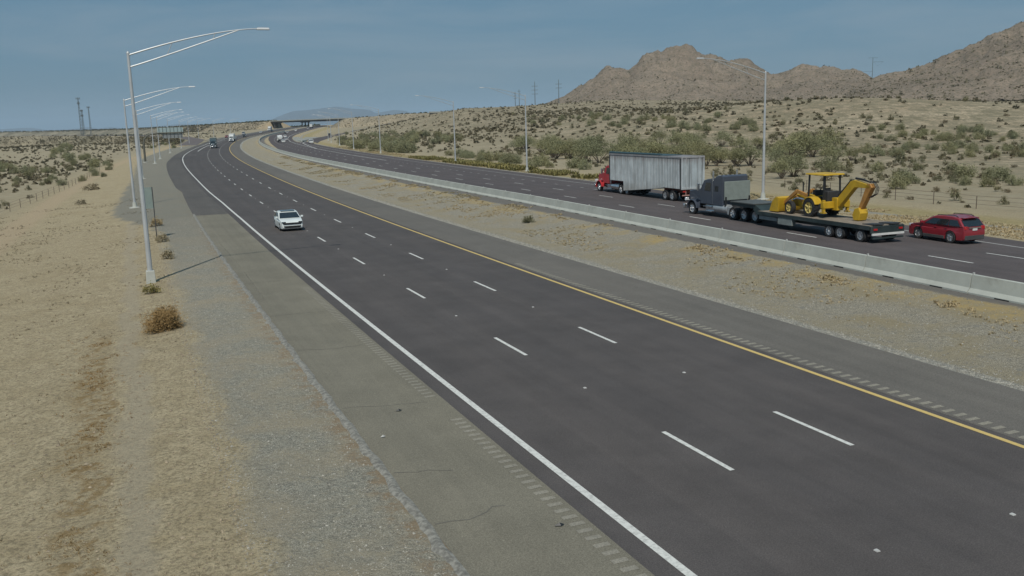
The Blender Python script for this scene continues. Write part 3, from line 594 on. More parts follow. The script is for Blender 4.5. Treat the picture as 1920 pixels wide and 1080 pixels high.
# ------------------------------------------------------------------ vehicles
def paint(name,col,coat=.5,dirt=None): return mat(name,col,.35,0,.05,1.2,coat=coat,dirt=dirt)
def wheels(root,r,w,pos,rim=None,dual=False,n=22,hub=None):
    """one wheel at each (x,y): tyre with a rim inside"""
    rim=rim or M_RIM; tm=rm=None
    for i,(x,y) in enumerate(pos):
        sg=1 if y>0 else -1
        if tm is None:
            t=B().lathe([(r*.62,-w/2),(r*.93,-w/2),(r,-w*.36),(r*1.0,w*.36),(r*.93,w/2),(r*.62,w/2)],(0,0,0),'Y',n); tm=t.mesh('tyre',M_TYRE)
            q=B(); q.lathe([(r*.64,w*.46),(r*.58,w*.44),(r*.52,w*.2),(r*.2,w*(.3 if not dual else .12)),(r*.16,w*(.46 if not dual else .38)),(0.001,w*(.46 if not dual else .38))],(0,0,0),'Y',n)
            for k in range(5 if not dual else 8): a=k*2*math.pi/(5 if not dual else 8); q.beam((r*.15*math.cos(a),w*.36,r*.15*math.sin(a)),(r*.6*math.cos(a),w*.44,r*.6*math.sin(a)),w*.1,r*.14 if not dual else r*.07)
            rm=q.mesh('rim',rim)
        wh=bpy.data.objects.new('wheel',tm); COL.objects.link(wh); wh.parent=root; wh.location=(x,y,r); wh.rotation_euler=(0,random.uniform(0,1),0 if sg>0 else math.pi)
        ri=bpy.data.objects.new('rim',rm); COL.objects.link(ri); ri.parent=wh
def arc(cx,r,gc,n=9,z0=None):
    zc=r*.9 if z0 is None else z0; pts=[]; R=r*1.14; a0=math.asin(min(1,max(-1,(gc-zc)/R)))
    for i in range(n): a=a0+(math.pi-2*a0)*i/(n-1); pts.append((cx+R*math.cos(math.pi-a),zc+R*math.sin(math.pi-a)))
    return pts
def car(name,sp,body,trim=None):
    L,W,H,wb,r,gc,belt=[sp[k] for k in('L','W','H','wb','r','gc','belt')]; x0=sp.get('x0',0.)
    wx=[x0+wb/2,x0-wb/2]; root=empty(name); f=L/2
    def hw(x,z):
        t=1-.13*abs(x/f)**5
        if z>belt: t*=1-sp.get('tum',.2)*(z-belt)/(H-belt)
        else: t*=1-.045*max(0,(z-.62*belt)/belt)-.07*max(0,(.5*belt-z)/belt)
        return W/2*t
    top=sp['top']; poly=[(-f+.03,gc+.08)]+[(-f+.12,gc)]+arc(wx[1],r,gc)+arc(wx[0],r,gc)+[(f-.12,gc),(f-.02,gc+.1)]+top
    B().prism(poly,0,0,.035,hw).obj('body',body,root)
    gh=sp['gh']; cb=B().prism([(x,z) for x,z in gh],0,0,.045,hw); cb.obj('cabin',sp.get('roofmat',body),root)
    B().box((0,0,gc+.25),(L*.86,W*.74,.42)).obj('underbody',M_BLACK,root)
    # glass
    (xa,za),(xb,zb)=gh[0],gh[1]; (xd,zd),(xe,ze)=gh[-2],gh[-1]
    xf=lambda z: xa+(xb-xa)*(z-za)/(zb-za); xr=lambda z: xe+(xd-xe)*(z-ze)/(zd-ze)
    zl,zu=belt+.04,min(zb,zd)-.05
    for a,b in sp['win']:
        for sg in(-1,1):
            P=[]
            for z,t in((zl,a),(zl,b),(zu,b),(zu,a)):
                X0=xr(z)+.10; X1=xf(z)-.10; x=X0+(X1-X0)*t; P.append((x,sg*(hw(x,z)+.007),z))
            if sg<0: P=P[::-1]
            B().quad(*P[::-1]).obj('side_window',M_GLASS,root)
    def scr(nm,xfun,d):
        P=[]
        for z in(zl-.02,zu+.01):
            x=xfun(z); y=hw(x,z)-.09; P.append((x,y,z))
        n=Vector((P[1][2]-P[0][2],0,-(P[1][0]-P[0][0]))).normalized()*(1 if d>0 else -1); n=n if n.z>0 or abs(n.z)<.01 else -n; o_=n*.012
        (x1,y1,z1),(x2,y2,z2)=P; q=B().quad((x1+o_.x,-y1,z1+o_.z),(x1+o_.x,y1,z1+o_.z),(x2+o_.x,y2,z2+o_.z),(x2+o_.x,-y2,z2+o_.z)); q.obj(nm,M_GLASS,root)
    if not sp.get('noscr'): scr('windscreen',xf,1); 
    scr('rear_window',xr,-1)
    wheels(root,r,.22,[(wx[0],W/2-.125),(wx[0],-W/2+.125),(wx[1],W/2-.125),(wx[1],-W/2+.125)])
    # lights, grille, plate, mirrors
    hz=sp['hz']; tz=sp['tz']
    for sg in(-1,1):
        B().box((f-.14,sg*(W/2*.72),hz),(.24,W*.17,.13),R=Matrix.Rotation(-sg*.35,3,'Z'),ty=.8).obj('headlight',M_LAMPW if not sp.get('grw') else M_GLASS,root,.015)
        B().box((-f+.13,sg*(W/2*.72),tz),(.22,W*.15,sp.get('th',.16)),R=Matrix.Rotation(sg*.3,3,'Z'),ty=.85).obj('taillight',M_LAMPR,root,.015)
        x=xf(belt)-.28; m=B().box((x,sg*(W/2+.10),belt+.10),(.13,.20,.15),tx=.8); m.beam((x,sg*(W/2-.08),belt+.03),(x,sg*(W/2+.05),belt+.06),.06,.05); m.obj('mirror',body,root,.03)
        for x in sp.get('handles',(-.1,-.9)): B().box((x,sg*(hw(x,belt-.12)+.012),belt-.13),(.18,.03,.03)).obj('door_handle',body,root)
    B().box((f-.02,0,sp['gz']),(.05,W*sp.get('grw',.58),sp['gh_'])).obj('grille',M_BLACK,root,.01)
    B().box((f-.015,0,gc+.20),(.06,W*.74,.10)).obj('lower_intake',M_BLACK,root,.01)
    B().box((-f+.01,0,sp['pz']),(.04,.34,.13)).obj('number_plate',M_PLATE,root)
    if trim:
        t=B()
        for sg in(-1,1): t.box(((wx[0]+wx[1])/2,sg*(hw(0,gc+.1)+.004),gc+.10),(wb-r*2.4,.05,.17))
        t.box((-f+.03,0,gc+.17),(.07,W*.80,.26)); t.box((f-.04,0,gc+.1),(.07,W*.8,.14)); t.obj('cladding',trim,root,.012)
    return root
SEDAN=dict(grw=.76,L=4.72,W=1.82,H=1.45,wb=2.7,r=.33,gc=.19,belt=.93,x0=.02,top=[(2.33,.45),(2.30,.66),(2.12,.78),(1.5,.90),(.98,.955),(0,.94),(-1.6,.96),(-2.2,.955),(-2.33,.86),(-2.35,.5)],gh=[(1.26,.90),(.18,1.38),(-.05,1.43),(-.55,1.45),(-1.05,1.37),(-1.9,.93)],win=[(.05,.30),(.34,.66),(.69,.99)],hz=.70,tz=.80,gz=.62,gh_=.14,pz=.6)
SUV=dict(L=4.85,W=1.88,H=1.66,wb=2.75,r=.37,gc=.23,belt=1.08,x0=.04,tum=.17,top=[(2.40,.55),(2.36,.88),(2.15,.98),(1.6,1.07),(1.12,1.11),(0,1.10),(-2.2,1.12),(-2.38,1.08),(-2.42,.7),(-2.42,.5)],gh=[(1.18,1.05),(.35,1.58),(0,1.65),(-1.3,1.69),(-1.95,1.63),(-2.33,1.08)],win=[(.03,.27),(.30,.62),(.65,.99)],hz=.86,tz=1.02,gz=.78,gh_=.2,pz=.93,th=.2)
PICK=dict(L=5.6,W=1.95,H=1.85,wb=3.5,r=.39,gc=.3,belt=1.17,x0=.1,tum=.14,top=[(2.78,.6),(2.76,1.0),(2.6,1.08),(1.9,1.15),(1.45,1.19),(0,1.18),(-2.7,1.16),(-2.79,1.1),(-2.8,.6)],gh=[(1.5,1.12),(.85,1.72),(.5,1.83),(-.5,1.84),(-.75,1.76),(-.95,1.14)],win=[(.02,.46),(.52,.99)],hz=.92,tz=.98,gz=.85,gh_=.26,pz=.6,th=.3)
VAN=dict(L=5.6,W=2.0,H=2.3,wb=3.4,r=.37,gc=.25,belt=1.35,x0=.1,tum=.1,top=[(2.78,.55),(2.74,.95),(2.5,1.10),(1.9,1.36),(0,1.38),(-2.75,1.38),(-2.8,.6)],gh=[(2.0,1.33),(1.2,2.12),(.9,2.25),(-2.4,2.28),(-2.7,2.2),(-2.78,1.33)],win=[(.76,.98)],hz=.9,tz=1.2,gz=.78,gh_=.22,pz=.6,th=.3)
def vplace(o,q,off,fwd=True,dz=.014,yaw=0.): p=P3(q,off,dz); o.location=p; o.rotation_euler=(0,0,math.pi/2-hd(q)+(0 if fwd else math.pi)+yaw)
P_WHITE=paint('white_car_paint',(.66,.70,.68)); P_RED=paint('dark_red_car_paint',(.235,.018,.028)); P_GREY=mat('plastic_cladding',(.06,.062,.062),.6)
c=car('sedan',SEDAN,P_WHITE); vplace(c,59.2,-1.05,False); tag(c,'white sedan with black grille driving towards the camera in the left lane','car')
for sg in(-1,1): B().box((2.22,sg*.72,.36),(.2,.12,.10),R=Matrix.Rotation(-sg*.3,3,'Z')).obj('fog_light',M_BLACK,c)
B().box((2.335,0,.33),(.05,1.15,.10)).obj('bumper_grille',M_BLACK,c,.01); B().box((-.35,0,1.448),(1.0,1.12,.02)).obj('roof_panel',mat('dark_roof',(.10,.14,.16),.25),c)
SUVR=dict(SUV,L=4.4,W=1.82,H=1.60,belt=1.02,wb=2.55,top=[(2.18,.50),(2.16,.76),(2.0,.88),(1.6,.96),(1.10,1.03),(0,1.05),(-1.2,1.08),(-2.0,1.10),(-2.14,1.03),(-2.2,.68),(-2.19,.48)],gh=[(1.22,1.0),(.35,1.46),(.05,1.555),(-.6,1.60),(-1.2,1.595),(-1.70,1.52),(-2.12,1.05)],win=[(.03,.30),(.31,.62),(.63,.93)],hz=.82,tz=.97,pz=.88)
c=car('suv',SUVR,P_RED,P_GREY); vplace(c,23.95,33.05,True,yaw=-.05); tag(c,'dark red suv driving away right behind the flatbed lowboy trailer','suv')
for sg in(-1,1): B().tube([(.1,sg*.62,1.52),(.0,sg*.62,1.61),(-1.3,sg*.60,1.65),(-1.5,sg*.60,1.56)],.022,6).obj('roof_rail',M_BLACK,c)
B().box((-1.78,0,1.53),(.26,1.18,.04)).obj('spoiler',P_RED,c,.015); B().box((-2.205,0,.98),(.03,.9,.05)).obj('tailgate_trim',M_CHROME,c)

def tractor(body,nm='semi_tractor',chassis=True,sleeper=3.85,rack=False,axles=(-5.9,-7.25),tank=M_CHROME,accent=None,slen=0.):
    r=empty(nm)   # origin: ground below the steer axle
    hood=[(1.15,.85),(1.20,1.55),(1.02,1.85),(-1.0,2.12),(-1.0,1.0),(-.62,.95),(-.62,1.1),(.60,1.1),(.60,.85)]
    B().prism(hood,0,0,.06,lambda x,z:.80-.14*max(0,x+.2)).obj('hood',body,r)
    for sg in(-1,1):
        fa=[(.70*math.cos(a),.52+.70*math.sin(a)) for a in np.linspace(-.1,math.pi-.05,10)]+[(.60*math.cos(a),.52+.60*math.sin(a)) for a in np.linspace(math.pi-.05,-.1,10)]
        B().prism(fa,(.72 if sg>0 else -1.22),(1.22 if sg>0 else -.72),.03).obj('fender',body,r)
        B().box((1.13,sg*.86,1.15),(.18,.34,.25),ty=.8).obj('headlight',M_LAMPW,r,.03)
        B().box((-1.05,sg*1.33,2.25),(.16,.18,.55)).beam((-1.05,sg*1.0,2.45),(-1.05,sg*1.3,2.4),.03,.03).beam((-1.05,sg*1.0,2.1),(-1.05,sg*1.3,2.1),.03,.03).obj('mirror',M_CHROME,r,.02)
        B().quad((-1.55,sg*1.105,2.0),(-2.35,sg*1.105,2.0),(-2.35,sg*1.075,2.62),(-1.72,sg*1.075,2.62)).obj('side_window',M_GLASS,r)
        B().lathe([(.001,-.85),(.33,-.85),(.345,-.8),(.345,.8),(.33,.85),(.001,.85)],(-3.65,sg*.86,.72),'X',18).obj('fuel_tank',tank,r)
        st=B(); st.box((-2.05,sg*.98,.42),(1.2,.42,.05)).box((-2.05,sg*1.0,.78),(1.1,.36,.05)).box((-2.05,sg*.86,.62),(1.15,.08,.55)); st.obj('step',M_CHROME,r,.01)
        B().tube([(-2.72,sg*1.12,1.0),(-2.72,sg*1.12,3.55)],.075,10).obj('exhaust_stack',M_CHROME,r)
        B().box((-4.9,sg*.9,.62),(.7,.5,.55)).obj('battery_box',tank,r,.02)
        for ax in axles: B().tube([(ax+.58,sg*1.02,.95),(ax+.35,sg*1.02,1.14),(ax-.35,sg*1.02,1.14),(ax-.58,sg*1.02,.95)],.05,4).obj('mudguard',M_BLACK,r) if False else None
    cab=[(-1.0,.95),(-1.0,2.10),(-1.42,2.78),(-1.9,2.9),(-2.6,2.95),(-2.6,.95)]
    B().prism(cab,0,0,.05,lambda x,z:1.10-.04*max(0,z-1.9)).obj('cab',body,r)
    s_=B().quad((-1.0+.01,-.92,2.16),(-1.0+.01,.92,2.16),(-1.40,.9,2.76),(-1.40,-.9,2.76)); o=s_.obj('windscreen',M_GLASS,r); o.location=(.02,0,.015)
    if sleeper:
        sl=[(-2.6,.95),(-2.6,2.75 if slen else 2.95),(-2.95,sleeper-.25),(-3.3,sleeper-.05),(-4.6+slen,sleeper),(-4.78+slen,sleeper-.12),(-4.78+slen,.95)]
        B().prism(sl,0,0,.06,lambda x,z:1.19-.05*max(0,z-2.8)).obj('sleeper',accent or body,r)
        for sg in(-1,1): B().quad((-3.0,sg*1.197,2.0),(-3.45,sg*1.197,2.0),(-3.45,sg*1.197,2.42),(-3.0,sg*1.197,2.42)).obj('sleeper_window',M_GLASS,r)
        mk_=B()
        for y in(-.8,-.4,0,.4,.8): mk_.box((-3.1,y,sleeper-.08),(.12,.09,.07))
        mk_.obj('marker_light',M_LAMPW,r)
    B().box((1.24,0,1.40),(.06,.95,.85)).obj('grille',M_CHROME,r,.02); B().box((1.22,0,.58),(.22,2.3,.36)).obj('bumper',M_CHROME,r,.04)
    fr=B(); fr.box((-3.4,.42,.88),(9.2,.09,.26)).box((-3.4,-.42,.88),(9.2,.09,.26)).box((-6.6,0,1.12),(1.0,.95,.16)); fr.box((-1.5,0,.7),(3,.7,.5)); fr.obj('chassis',M_DKGREY,r)
    if rack: 
        g=mat('pale_rack_panel',(.23,.26,.235),.6,.1,.08); B().box((-4.98+slen,0,2.10),(.10,2.38,1.42)).obj('cab_guard',g,r,.02)
        for y in(-1.1,1.1): B().box((-5.03+slen,y,1.2),(.12,.12,.9)).obj('guard_post',M_BLACK,r)
    pos=[(0,1.0),(0,-1.0)]; wheels(r,.50,.28,pos,M_STEELRIM)
    pos=[]
    for ax in axles: pos+=[(ax,.93),(ax,-.93)]
    wheels(r,.50,.55,pos,M_STEELRIM,True)
    for sg in(-1,1): B().box((axles[-1]-.72,sg*.93,.62),(.03,.58,.72)).obj('mud_flap',M_BLACK,r)
    return r
P_BLUE=paint('slate_blue_truck_paint',(.050,.060,.082),.5,((.10,.10,.105),.35)); P_TRED=paint('red_truck_paint',(.42,.03,.035)); M_TANK=mat('dull_aluminium',(.42,.44,.45),.45,.5)
# slate blue tractor with the lowboy
yaw0=-.035
t=tractor(P_BLUE,sleeper=3.28,rack=True,axles=(-5.3,-6.6,-7.85),tank=M_TANK,slen=.75); vplace(t,45.3,30.0,True,yaw=.03); tag(t,'dark slate blue sleeper semi tractor with grey guard panel, pulling the lowboy trailer','semi truck')
r=empty('lowboy_trailer'); vplace(r,24.6,28.99,True,yaw=-.03); tag(r,'dark flat lowboy trailer with plank deck carrying the yellow backhoe','trailer')
M_LOW=mat('dark_green_trailer_steel',(.028,.042,.042),.55,.1,.3,nscale=1.2,dirt=((.09,.085,.075),.4))
B().box((5.55,0,1.03),(10.9,2.5,.07)).obj('deck',M_WOOD,r)
b=B(); 
for sg in(-1,1): b.box((5.55,sg*1.26,.93),(11.0,.07,.24)).box((5.55,sg*.55,.72),(10.7,.14,.42))
for k in range(12): b.box((.5+k*.88,0,.88),(.1,2.5,.16))
b.obj('frame',M_LOW,r)
b=B(); b.prism([(10.9,.75),(10.9,1.06),(11.7,1.42),(14.6,1.42),(14.6,1.2),(12.0,1.15),(11.6,.75)],-1.0,1.0,.02); b.obj('gooseneck',M_LOW,r)
B().box((13.1,0,1.46),(2.9,2.3,.06)).obj('front_deck',mat('steel_deck_plate',(.10,.105,.10),.6,.2,.2),r)
for sg in(-1,1): B().box((8.0,sg*1.1,.60),(1.5,.34,.5)).obj('toolbox',mat('pale_toolbox',(.24,.27,.26),.5,.2),r,.02)
for sg in(-1,1): B().box((10.0,sg*1.1,.62),(2.0,.1,.26)).obj('side_panel',mat('pale_side_rail',(.22,.25,.25),.5,.2),r,.01)
wheels(r,.42,.5,[(a,s_*.98) for a in(3.65,2.65,.85) for s_ in(1,-1)],M_STEELRIM,True)
b=B(); b.box((-.05,0,.82),(.12,2.5,.42)); b.obj('rear_bumper',M_LOW,r,.02); B().box((-.13,0,.55),(.08,2.4,.12)).obj('bumper_stripe',M_PLATE,r)
B().box((-.12,0,.32),(.10,2.3,.10)).obj('underride_bar',M_LOW,r)
for sg in(-1,1):
    B().box((-.13,sg*.95,.84),(.05,.26,.11)).obj('taillight',M_LAMPR,r)
for sg in(-1,1): B().box((.45,sg*.62,1.10),(1.0,.75,.08),R=Matrix.Rotation(.06,3,'Y')).obj('ramp',M_DKGREY,r)
# ------------------------------------------------------------------ backhoe loader
M_CAT=mat('machine_yellow',(.50,.31,.018),.5,0,.12,2.,dirt=((.22,.13,.04),.55)); M_CAT2=mat('faded_machine_orange',(.42,.20,.045),.6,0,.15,2.,dirt=((.18,.1,.04),.5)); M_SEAT=mat('black_seat',(.03,.03,.032),.7)
M_YRIM=mat('pale_yellow_rim',(.58,.46,.16),.5)
r=empty('backhoe_loader'); p=P3(30.7,29.35,1.08); r.location=p; r.rotation_euler=(0,0,math.pi/2-hd(32)-.03); tag(r,'yellow backhoe loader with canopy and raised digging arm on the lowboy trailer','backhoe')
b=B().prism([(.3,.62),(.3,1.35),(.75,1.42),(2.35,1.30),(2.5,1.0),(2.45,.55),(1.2,.45)],-.42,.42,.04); b.obj('engine_hood',M_CAT,r)
b=B(); b.box((.3,0,.62),(2.4,.7,.3)).box((-.8,0,.72),(1.0,1.5,.35)); b.obj('chassis',M_DKGREY,r,.02)
for sg in(-1,1):
    fa=[(.70*math.cos(a),.62+.70*math.sin(a)) for a in np.linspace(.25,math.pi-.35,9)]; fa+= [(x*.9,.62+(z-.62)*.9) for x,z in fa[::-1]]
    B().prism(fa,.50*sg-.02 if sg>0 else -1.08,1.08 if sg>0 else -.48,.02).obj('fender',M_CAT,r)
    la=B(); la.beam((.55,sg*.62,1.28),(1.75,sg*.62,1.55),.14,.22).beam((1.75,sg*.62,1.55),(3.15,sg*.62,.62),.14,.24,.14,.18).beam((.9,sg*.62,.75),(2.0,sg*.62,1.3),.08,.08); la.obj('loader_arm',M_CAT2,r,.01)
    cy=B().tube([(.75,sg*.70,1.05),(1.6,sg*.70,1.1),(2.5,sg*.70,.85)],[.06,.06,.03],8); cy.obj('cylinder',M_CHROME,r)
bk=[(3.05,.35),(3.0,1.02),(3.25,1.10),(3.42,1.0),(3.22,.85),(3.25,.42),(3.5,.25),(4.05,.10),(4.05,.04),(3.2,.08)]
B().prism(bk,-1.13,1.13,.01).obj('loader_bucket',M_CAT,r)
for sg in(-1,1): B().prism([(3.08,.1),(3.05,1.0),(3.35,1.08),(3.75,.75),(4.05,.08)],sg*1.13-.02,sg*1.13+.02).obj('bucket_side',M_CAT,r)
wheels(r,.60,.44,[(0,.86),(0,-.86)],M_YRIM); wheels(r,.44,.30,[(2.15,.84),(2.15,-.84)],M_YRIM)
b=B(); 
for k in range(18):
    a=k*2*math.pi/18
    for sg in(-1,1):
        for d in(-1,1): b.beam((.585*math.cos(a),sg*.86,.60+.585*math.sin(a)),(.60*math.cos(a+.22),sg*.86+d*.21,.60+.60*math.sin(a+.22)),.05,.06)
b.obj('tyre_lug',M_TYRE,r)
for x in(.55,-.95):
    for sg in(-1,1): B().beam((x,sg*.66,.95),(x*.96,sg*.62,2.70),.09,.09).obj('canopy_post',M_BLACK,r)
B().box((-.20,0,2.76),(1.95,1.62,.10),tx=.96,ty=.94).obj('canopy',M_CAT,r,.03)
b=B(); b.box((-.25,0,1.22),(.5,.5,.14)).box((-.48,0,1.55),(.14,.5,.62)); b.obj('seat',M_SEAT,r,.04)
b=B(); b.box((.42,0,1.50),(.25,.62,.35)).tube([(.3,0,1.6),(.12,0,1.78)],.03,6).lathe([(.19,0),(.21,.02),(.19,.04)],(.08,0,1.80),'Z',12); b.obj('dashboard',M_SEAT,r)
B().box((-.95,0,1.35),(.35,.95,.7)).obj('rear_console',M_SEAT,r,.04)
b=B(); b.tube([(1.7,.18,1.3),(1.7,.18,2.15)],.045,8); b.obj('exhaust',M_BLACK,r)
b=B(); b.box((-1.30,0,.85),(.3,2.1,.42)).box((-1.5,0,.9),(.5,.5,.8)); b.obj('swing_frame',M_CAT,r,.02)
for sg in(-1,1): B().box((-1.32,sg*.95,.80),(.18,.16,.75)).box((-1.32,sg*.95,.36),(.34,.24,.08)).obj('stabiliser',M_CAT,r,.01)
bm_=[(-1.55,.75),(-1.5,1.15),(-3.4,2.85),(-3.9,3.0),(-5.9,2.62),(-5.95,2.35),(-4.0,2.35),(-3.75,2.15),(-2.0,.75)]
kx=lambda P:[(-1.5+(x+1.5)*.68,z if z<1.4 else 1.4+(z-1.4)*.70) for x,z in P]
B().prism(kx(bm_),-.17,.17,.02).obj('boom',M_CAT,r)
dp=[(-5.55,2.75),(-5.95,2.78),(-6.15,2.45),(-4.75,.55),(-4.45,.65),(-4.75,1.1)]; B().prism(kx(dp),-.17,.17,.02).obj('dipper_arm',M_CAT2,r)
B().prism(kx([(-4.85,.85),(-4.3,.75),(-4.05,.35),(-4.25,.03),(-4.9,.06),(-5.1,.5)]),-.32,.32,.02).obj('digging_bucket',M_CAT,r)
b=B(); b.tube([(-1.6,.0,1.45),(-2.2,.0,2.0),(-2.7,.0,2.52)],[.07,.07,.04],8).tube([(-3.1,0,2.62),(-3.8,0,2.56),(-4.4,0,2.42)],[.07,.07,.035],8); b.obj('cylinder',M_BLACK,r)
b=B(); 
for y in(-.1,0,.1): b.tube([(-4.3,y,2.5),(-4.75,y,2.42),(-5.0,y,2.1),(-4.9,y,1.75),(-4.4,y,1.5)],.022,6)
b.obj('hose',M_BLACK,r)
# ------------------------------------------------------------------ red tractor with the tall ribbed trailer
t=tractor(P_TRED,sleeper=0,axles=(-5.0,-6.3)); vplace(t,72.4,35.55,True); tag(t,'red semi tractor almost hidden in front of the tall ribbed trailer','semi truck')
r=empty('ribbed_trailer'); vplace(r,55.5,35.55,True); tag(r,'tall dirty white ribbed box trailer with a dark rolled tarp behind the red tractor','trailer')
def grime(name,col,k=1.):
    q=N(name); tc=q.n('TexCoord').outputs['Object']; sp=q.n('SeparateXYZ'); q.L(tc,sp.inputs[0]); v1=q.noise(q.scale(tc,(5,5,.18)),1.3,5,.7); v2=q.noise(q.scale(tc,(1.2,1.2,.8)),1.,5,.6)
    top=q.rng(q.math('ADD',sp.outputs[2],q.math('MULTIPLY',v1,1.6)),4.15,4.9); low=q.rng(sp.outputs[2],1.7,.6)
    c=q.mix(q.rng(v2,.35,.65),tuple(x*.86 for x in col),tuple(min(1,x*1.1) for x in col)); c=q.mix(q.rng(v1,.50,.66,0,.55*k),c,(.15,.14,.135)); c=q.mix(q.math('MULTIPLY',top,.6*k),c,(.15,.105,.095)); c=q.mix(q.math('MULTIPLY',low,.4),c,(.2,.18,.15))
    q.L(c,q.b.inputs['Base Color']); q.b.inputs['Roughness'].default_value=.5; q.b.inputs['Metallic'].default_value=.1; return q.m
M_RIB=grime('dirty_white_aluminium',(.42,.47,.49)); M_RIB2=grime('pale_rib',(.49,.53,.545),.9)
sp_=[(0,1.2),(0,4.15),(14.0,4.15),(14.0,1.38),(11.0,1.38),(10.85,.42),(4.6,.98),(3.0,1.2)]
B().prism(sp_,-1.25,1.25,.02).obj('box_body',M_RIB,r)
def zbot(x): return float(np.interp(x,[0,3.0,4.6,10.85,11.0,13.3],[1.2,1.2,.98,.42,1.38,1.38]))
for sg in(-1,1):
    b=B()
    for k in range(48): x=.25+k*.285; b.box((x,sg*1.28,(4.0+zbot(x))/2),(.10,.06,4.0-zbot(x)-.08))
    b.obj('side_ribs',M_RIB2,r,smooth=False)
b=B(); b.box((7,1.26,4.12),(14.0,.08,.16)).box((7,-1.26,4.12),(14.0,.08,.16)).box((0,0,4.12),(.09,2.5,.16)).box((-.01,0,1.26),(.09,2.5,.2))
for y in(-1.2,-.72,.72,1.2): b.box((-.03,y,2.7),(.06,.1,2.8))
b.obj('door_frame',M_RIB2,r,.01)
for y in(-.95,.45): B().tube([(-.09,y,1.3),(-.09,y,4.05)],.025,6).obj('lock_rod',M_DKGREY,r)
B().tube([(3.6,1.18,4.28),(13.9,1.18,4.28)],.13,8).obj('tarp_roll',mat('teal_tarp',(.035,.075,.09),.7),r); B().box((8.8,0,4.19),(10.2,2.3,.05)).obj('tarp',MATS['teal_tarp'],r)
B().box((0.12,1.262,2.6),(.16,.05,2.9)).obj('corner_post',M_DKGREY,r); B().box((13.9,1.27,2.75),(.14,.05,2.75)).obj('corner_post',M_DKGREY,r)
B().box((2.3,0,.92),(3.6,1.1,.35)).obj('axle_frame',mat('rusty_red_frame',(.22,.075,.05),.8),r)
wheels(r,.50,.5,[(a,s_*.97) for a in(2.9,1.65) for s_ in(1,-1)],M_STEELRIM,True)
B().box((.05,0,.62),(.1,2.2,.1)).box((.1,-.7,.9),(.08,.08,.55)).box((.1,.7,.9),(.08,.08,.55)).obj('underride_bar',mat('red_white_bar',(.40,.22,.19),.6),r)
for sg in(-1,1): B().box((-.05,sg*.95,.98),(.05,.3,.12)).obj('taillight',M_LAMPR,r)
# ------------------------------------------------------------------ far traffic
def far_semi(q,off,fwd,body,label,tl=12.5,boxc=None,tank=False,tl_=''):
    t=tractor(body,sleeper=3.6 if not tank else 3.2,axles=(-5.75,-7.1)); vplace(t,q,off,fwd); tag(t,label,'semi truck')
    d=1 if fwd else -1; r=empty('box_trailer'); vplace(r,q-d*(5.3+tl),off,fwd); tag(r,tl_,'trailer')
    m=boxc or mat('white_box_trailer',(.62,.64,.63),.5)
    if tank: B().lathe([(.001,0),(.8,.1),(1.15,.5),(1.15,tl-.5),(.8,tl-.1),(.001,tl)],(0,0,2.2),'X',20).obj('tank',m,r)
    else: B().box((tl/2,0,2.65),(tl,2.5,2.8)).obj('box_body',m,r,.04)
    B().box((tl/2,0,1.05),(tl*.95,1.0,.3)).obj('chassis',M_DKGREY,r); wheels(r,.5,.5,[(a,s_*.97) for a in(2.9,1.6) for s_ in(1,-1)],M_STEELRIM,True,14)
P_DK=paint('dark_teal_truck_paint',(.035,.06,.07)); P_W2=paint('plain_white_paint',(.62,.64,.63)); P_SIL=paint('silver_paint',(.35,.36,.37)); P_BK=paint('black_paint',(.03,.03,.033)); P_MAR=paint('faded_red_paint',(.33,.07,.06))
far_semi(372,.9,False,P_DK,'dark teal semi tractor coming round the curve nearest of the far traffic',boxc=mat('dark_box_trailer',(.10,.13,.13),.5),tl_='dark box trailer behind the dark teal semi tractor')
far_semi(497,5.3,False,P_W2,'white semi tractor coming in the median lane past the curve',tl_='white box trailer of the semi in the median lane')
far_semi(446,29.6,True,P_W2,'white semi tractor driving away near the barrier curve',9.0,tank=True,tl_='white tank trailer near the barrier curve')
far_semi(880,-3.5,False,P_W2,'small white semi tractor farthest along the eastbound road below the left fill',tl_='tiny white box trailer farthest along the eastbound road')
far_semi(980,30,True,P_DK,'distant semi tractor heading under the overpass',10,tl_='distant pale box trailer heading under the overpass')
def fc(spec,q,off,fwd,m,label,cat='car',nm='distant_car'): c=car(nm,spec,m); vplace(c,q,off,fwd,.02); tag(c,label,cat)
fc(VAN,482,-2.6,False,P_W2,'white van with dark windscreen right behind the dark teal semi','van','van')
fc(SUV,612,-6.0,False,P_MAR,'faded red suv merging in front of the entrance ramp','suv','suv')
fc(SUV,655,-6.5,False,P_MAR,'second faded red vehicle behind the first merging red suv','suv','suv')
fc(VAN,705,-5.5,False,P_SIL,'grey van behind the merging red vehicles','van','van')
fc(PICK,612,5.2,False,P_BK,'dark pickup alone behind the white semi tractor of the median lane','pickup truck','pickup_truck')
fc(SEDAN,424,30.6,True,P_W2,'white car driving away just behind the white tank trailer')
fc(SUV,548,33.0,True,P_W2,'white suv ahead of the tank trailer in the next lane','suv','suv')
fc(SUV,640,29.5,True,P_BK,'dark suv ahead of the tank trailer on the westbound road','suv','suv')
fc(SEDAN,690,27.6,True,P_SIL,'silver car ahead of the dark suv on the westbound road')
fc(PICK,392,41.0,True,P_W2,'white pickup at the start of the exit ramp beside the gore','pickup truck','pickup_truck')
fc(PICK,575,59.5,True,P_BK,'black pickup higher up the exit ramp by the light poles','pickup truck','pickup_truck')
fc(SUV,1060,24,True,P_BK,'tiny dark car right under the overpass','suv','suv')
fc(SUV,1000,28,True,P_W2,'tiny white car just before the overpass','suv','suv')
c=car('van',VAN,P_W2); i=24; pa=Vector(rp[i]); pb=Vector(rp[i+1]); d=pb-pa; c.location=pa+Vector((0,0,.05)); c.rotation_euler=(0,0,math.atan2(-d.y,-d.x)); tag(c,'white van alone on the raised entrance ramp at the left','van')

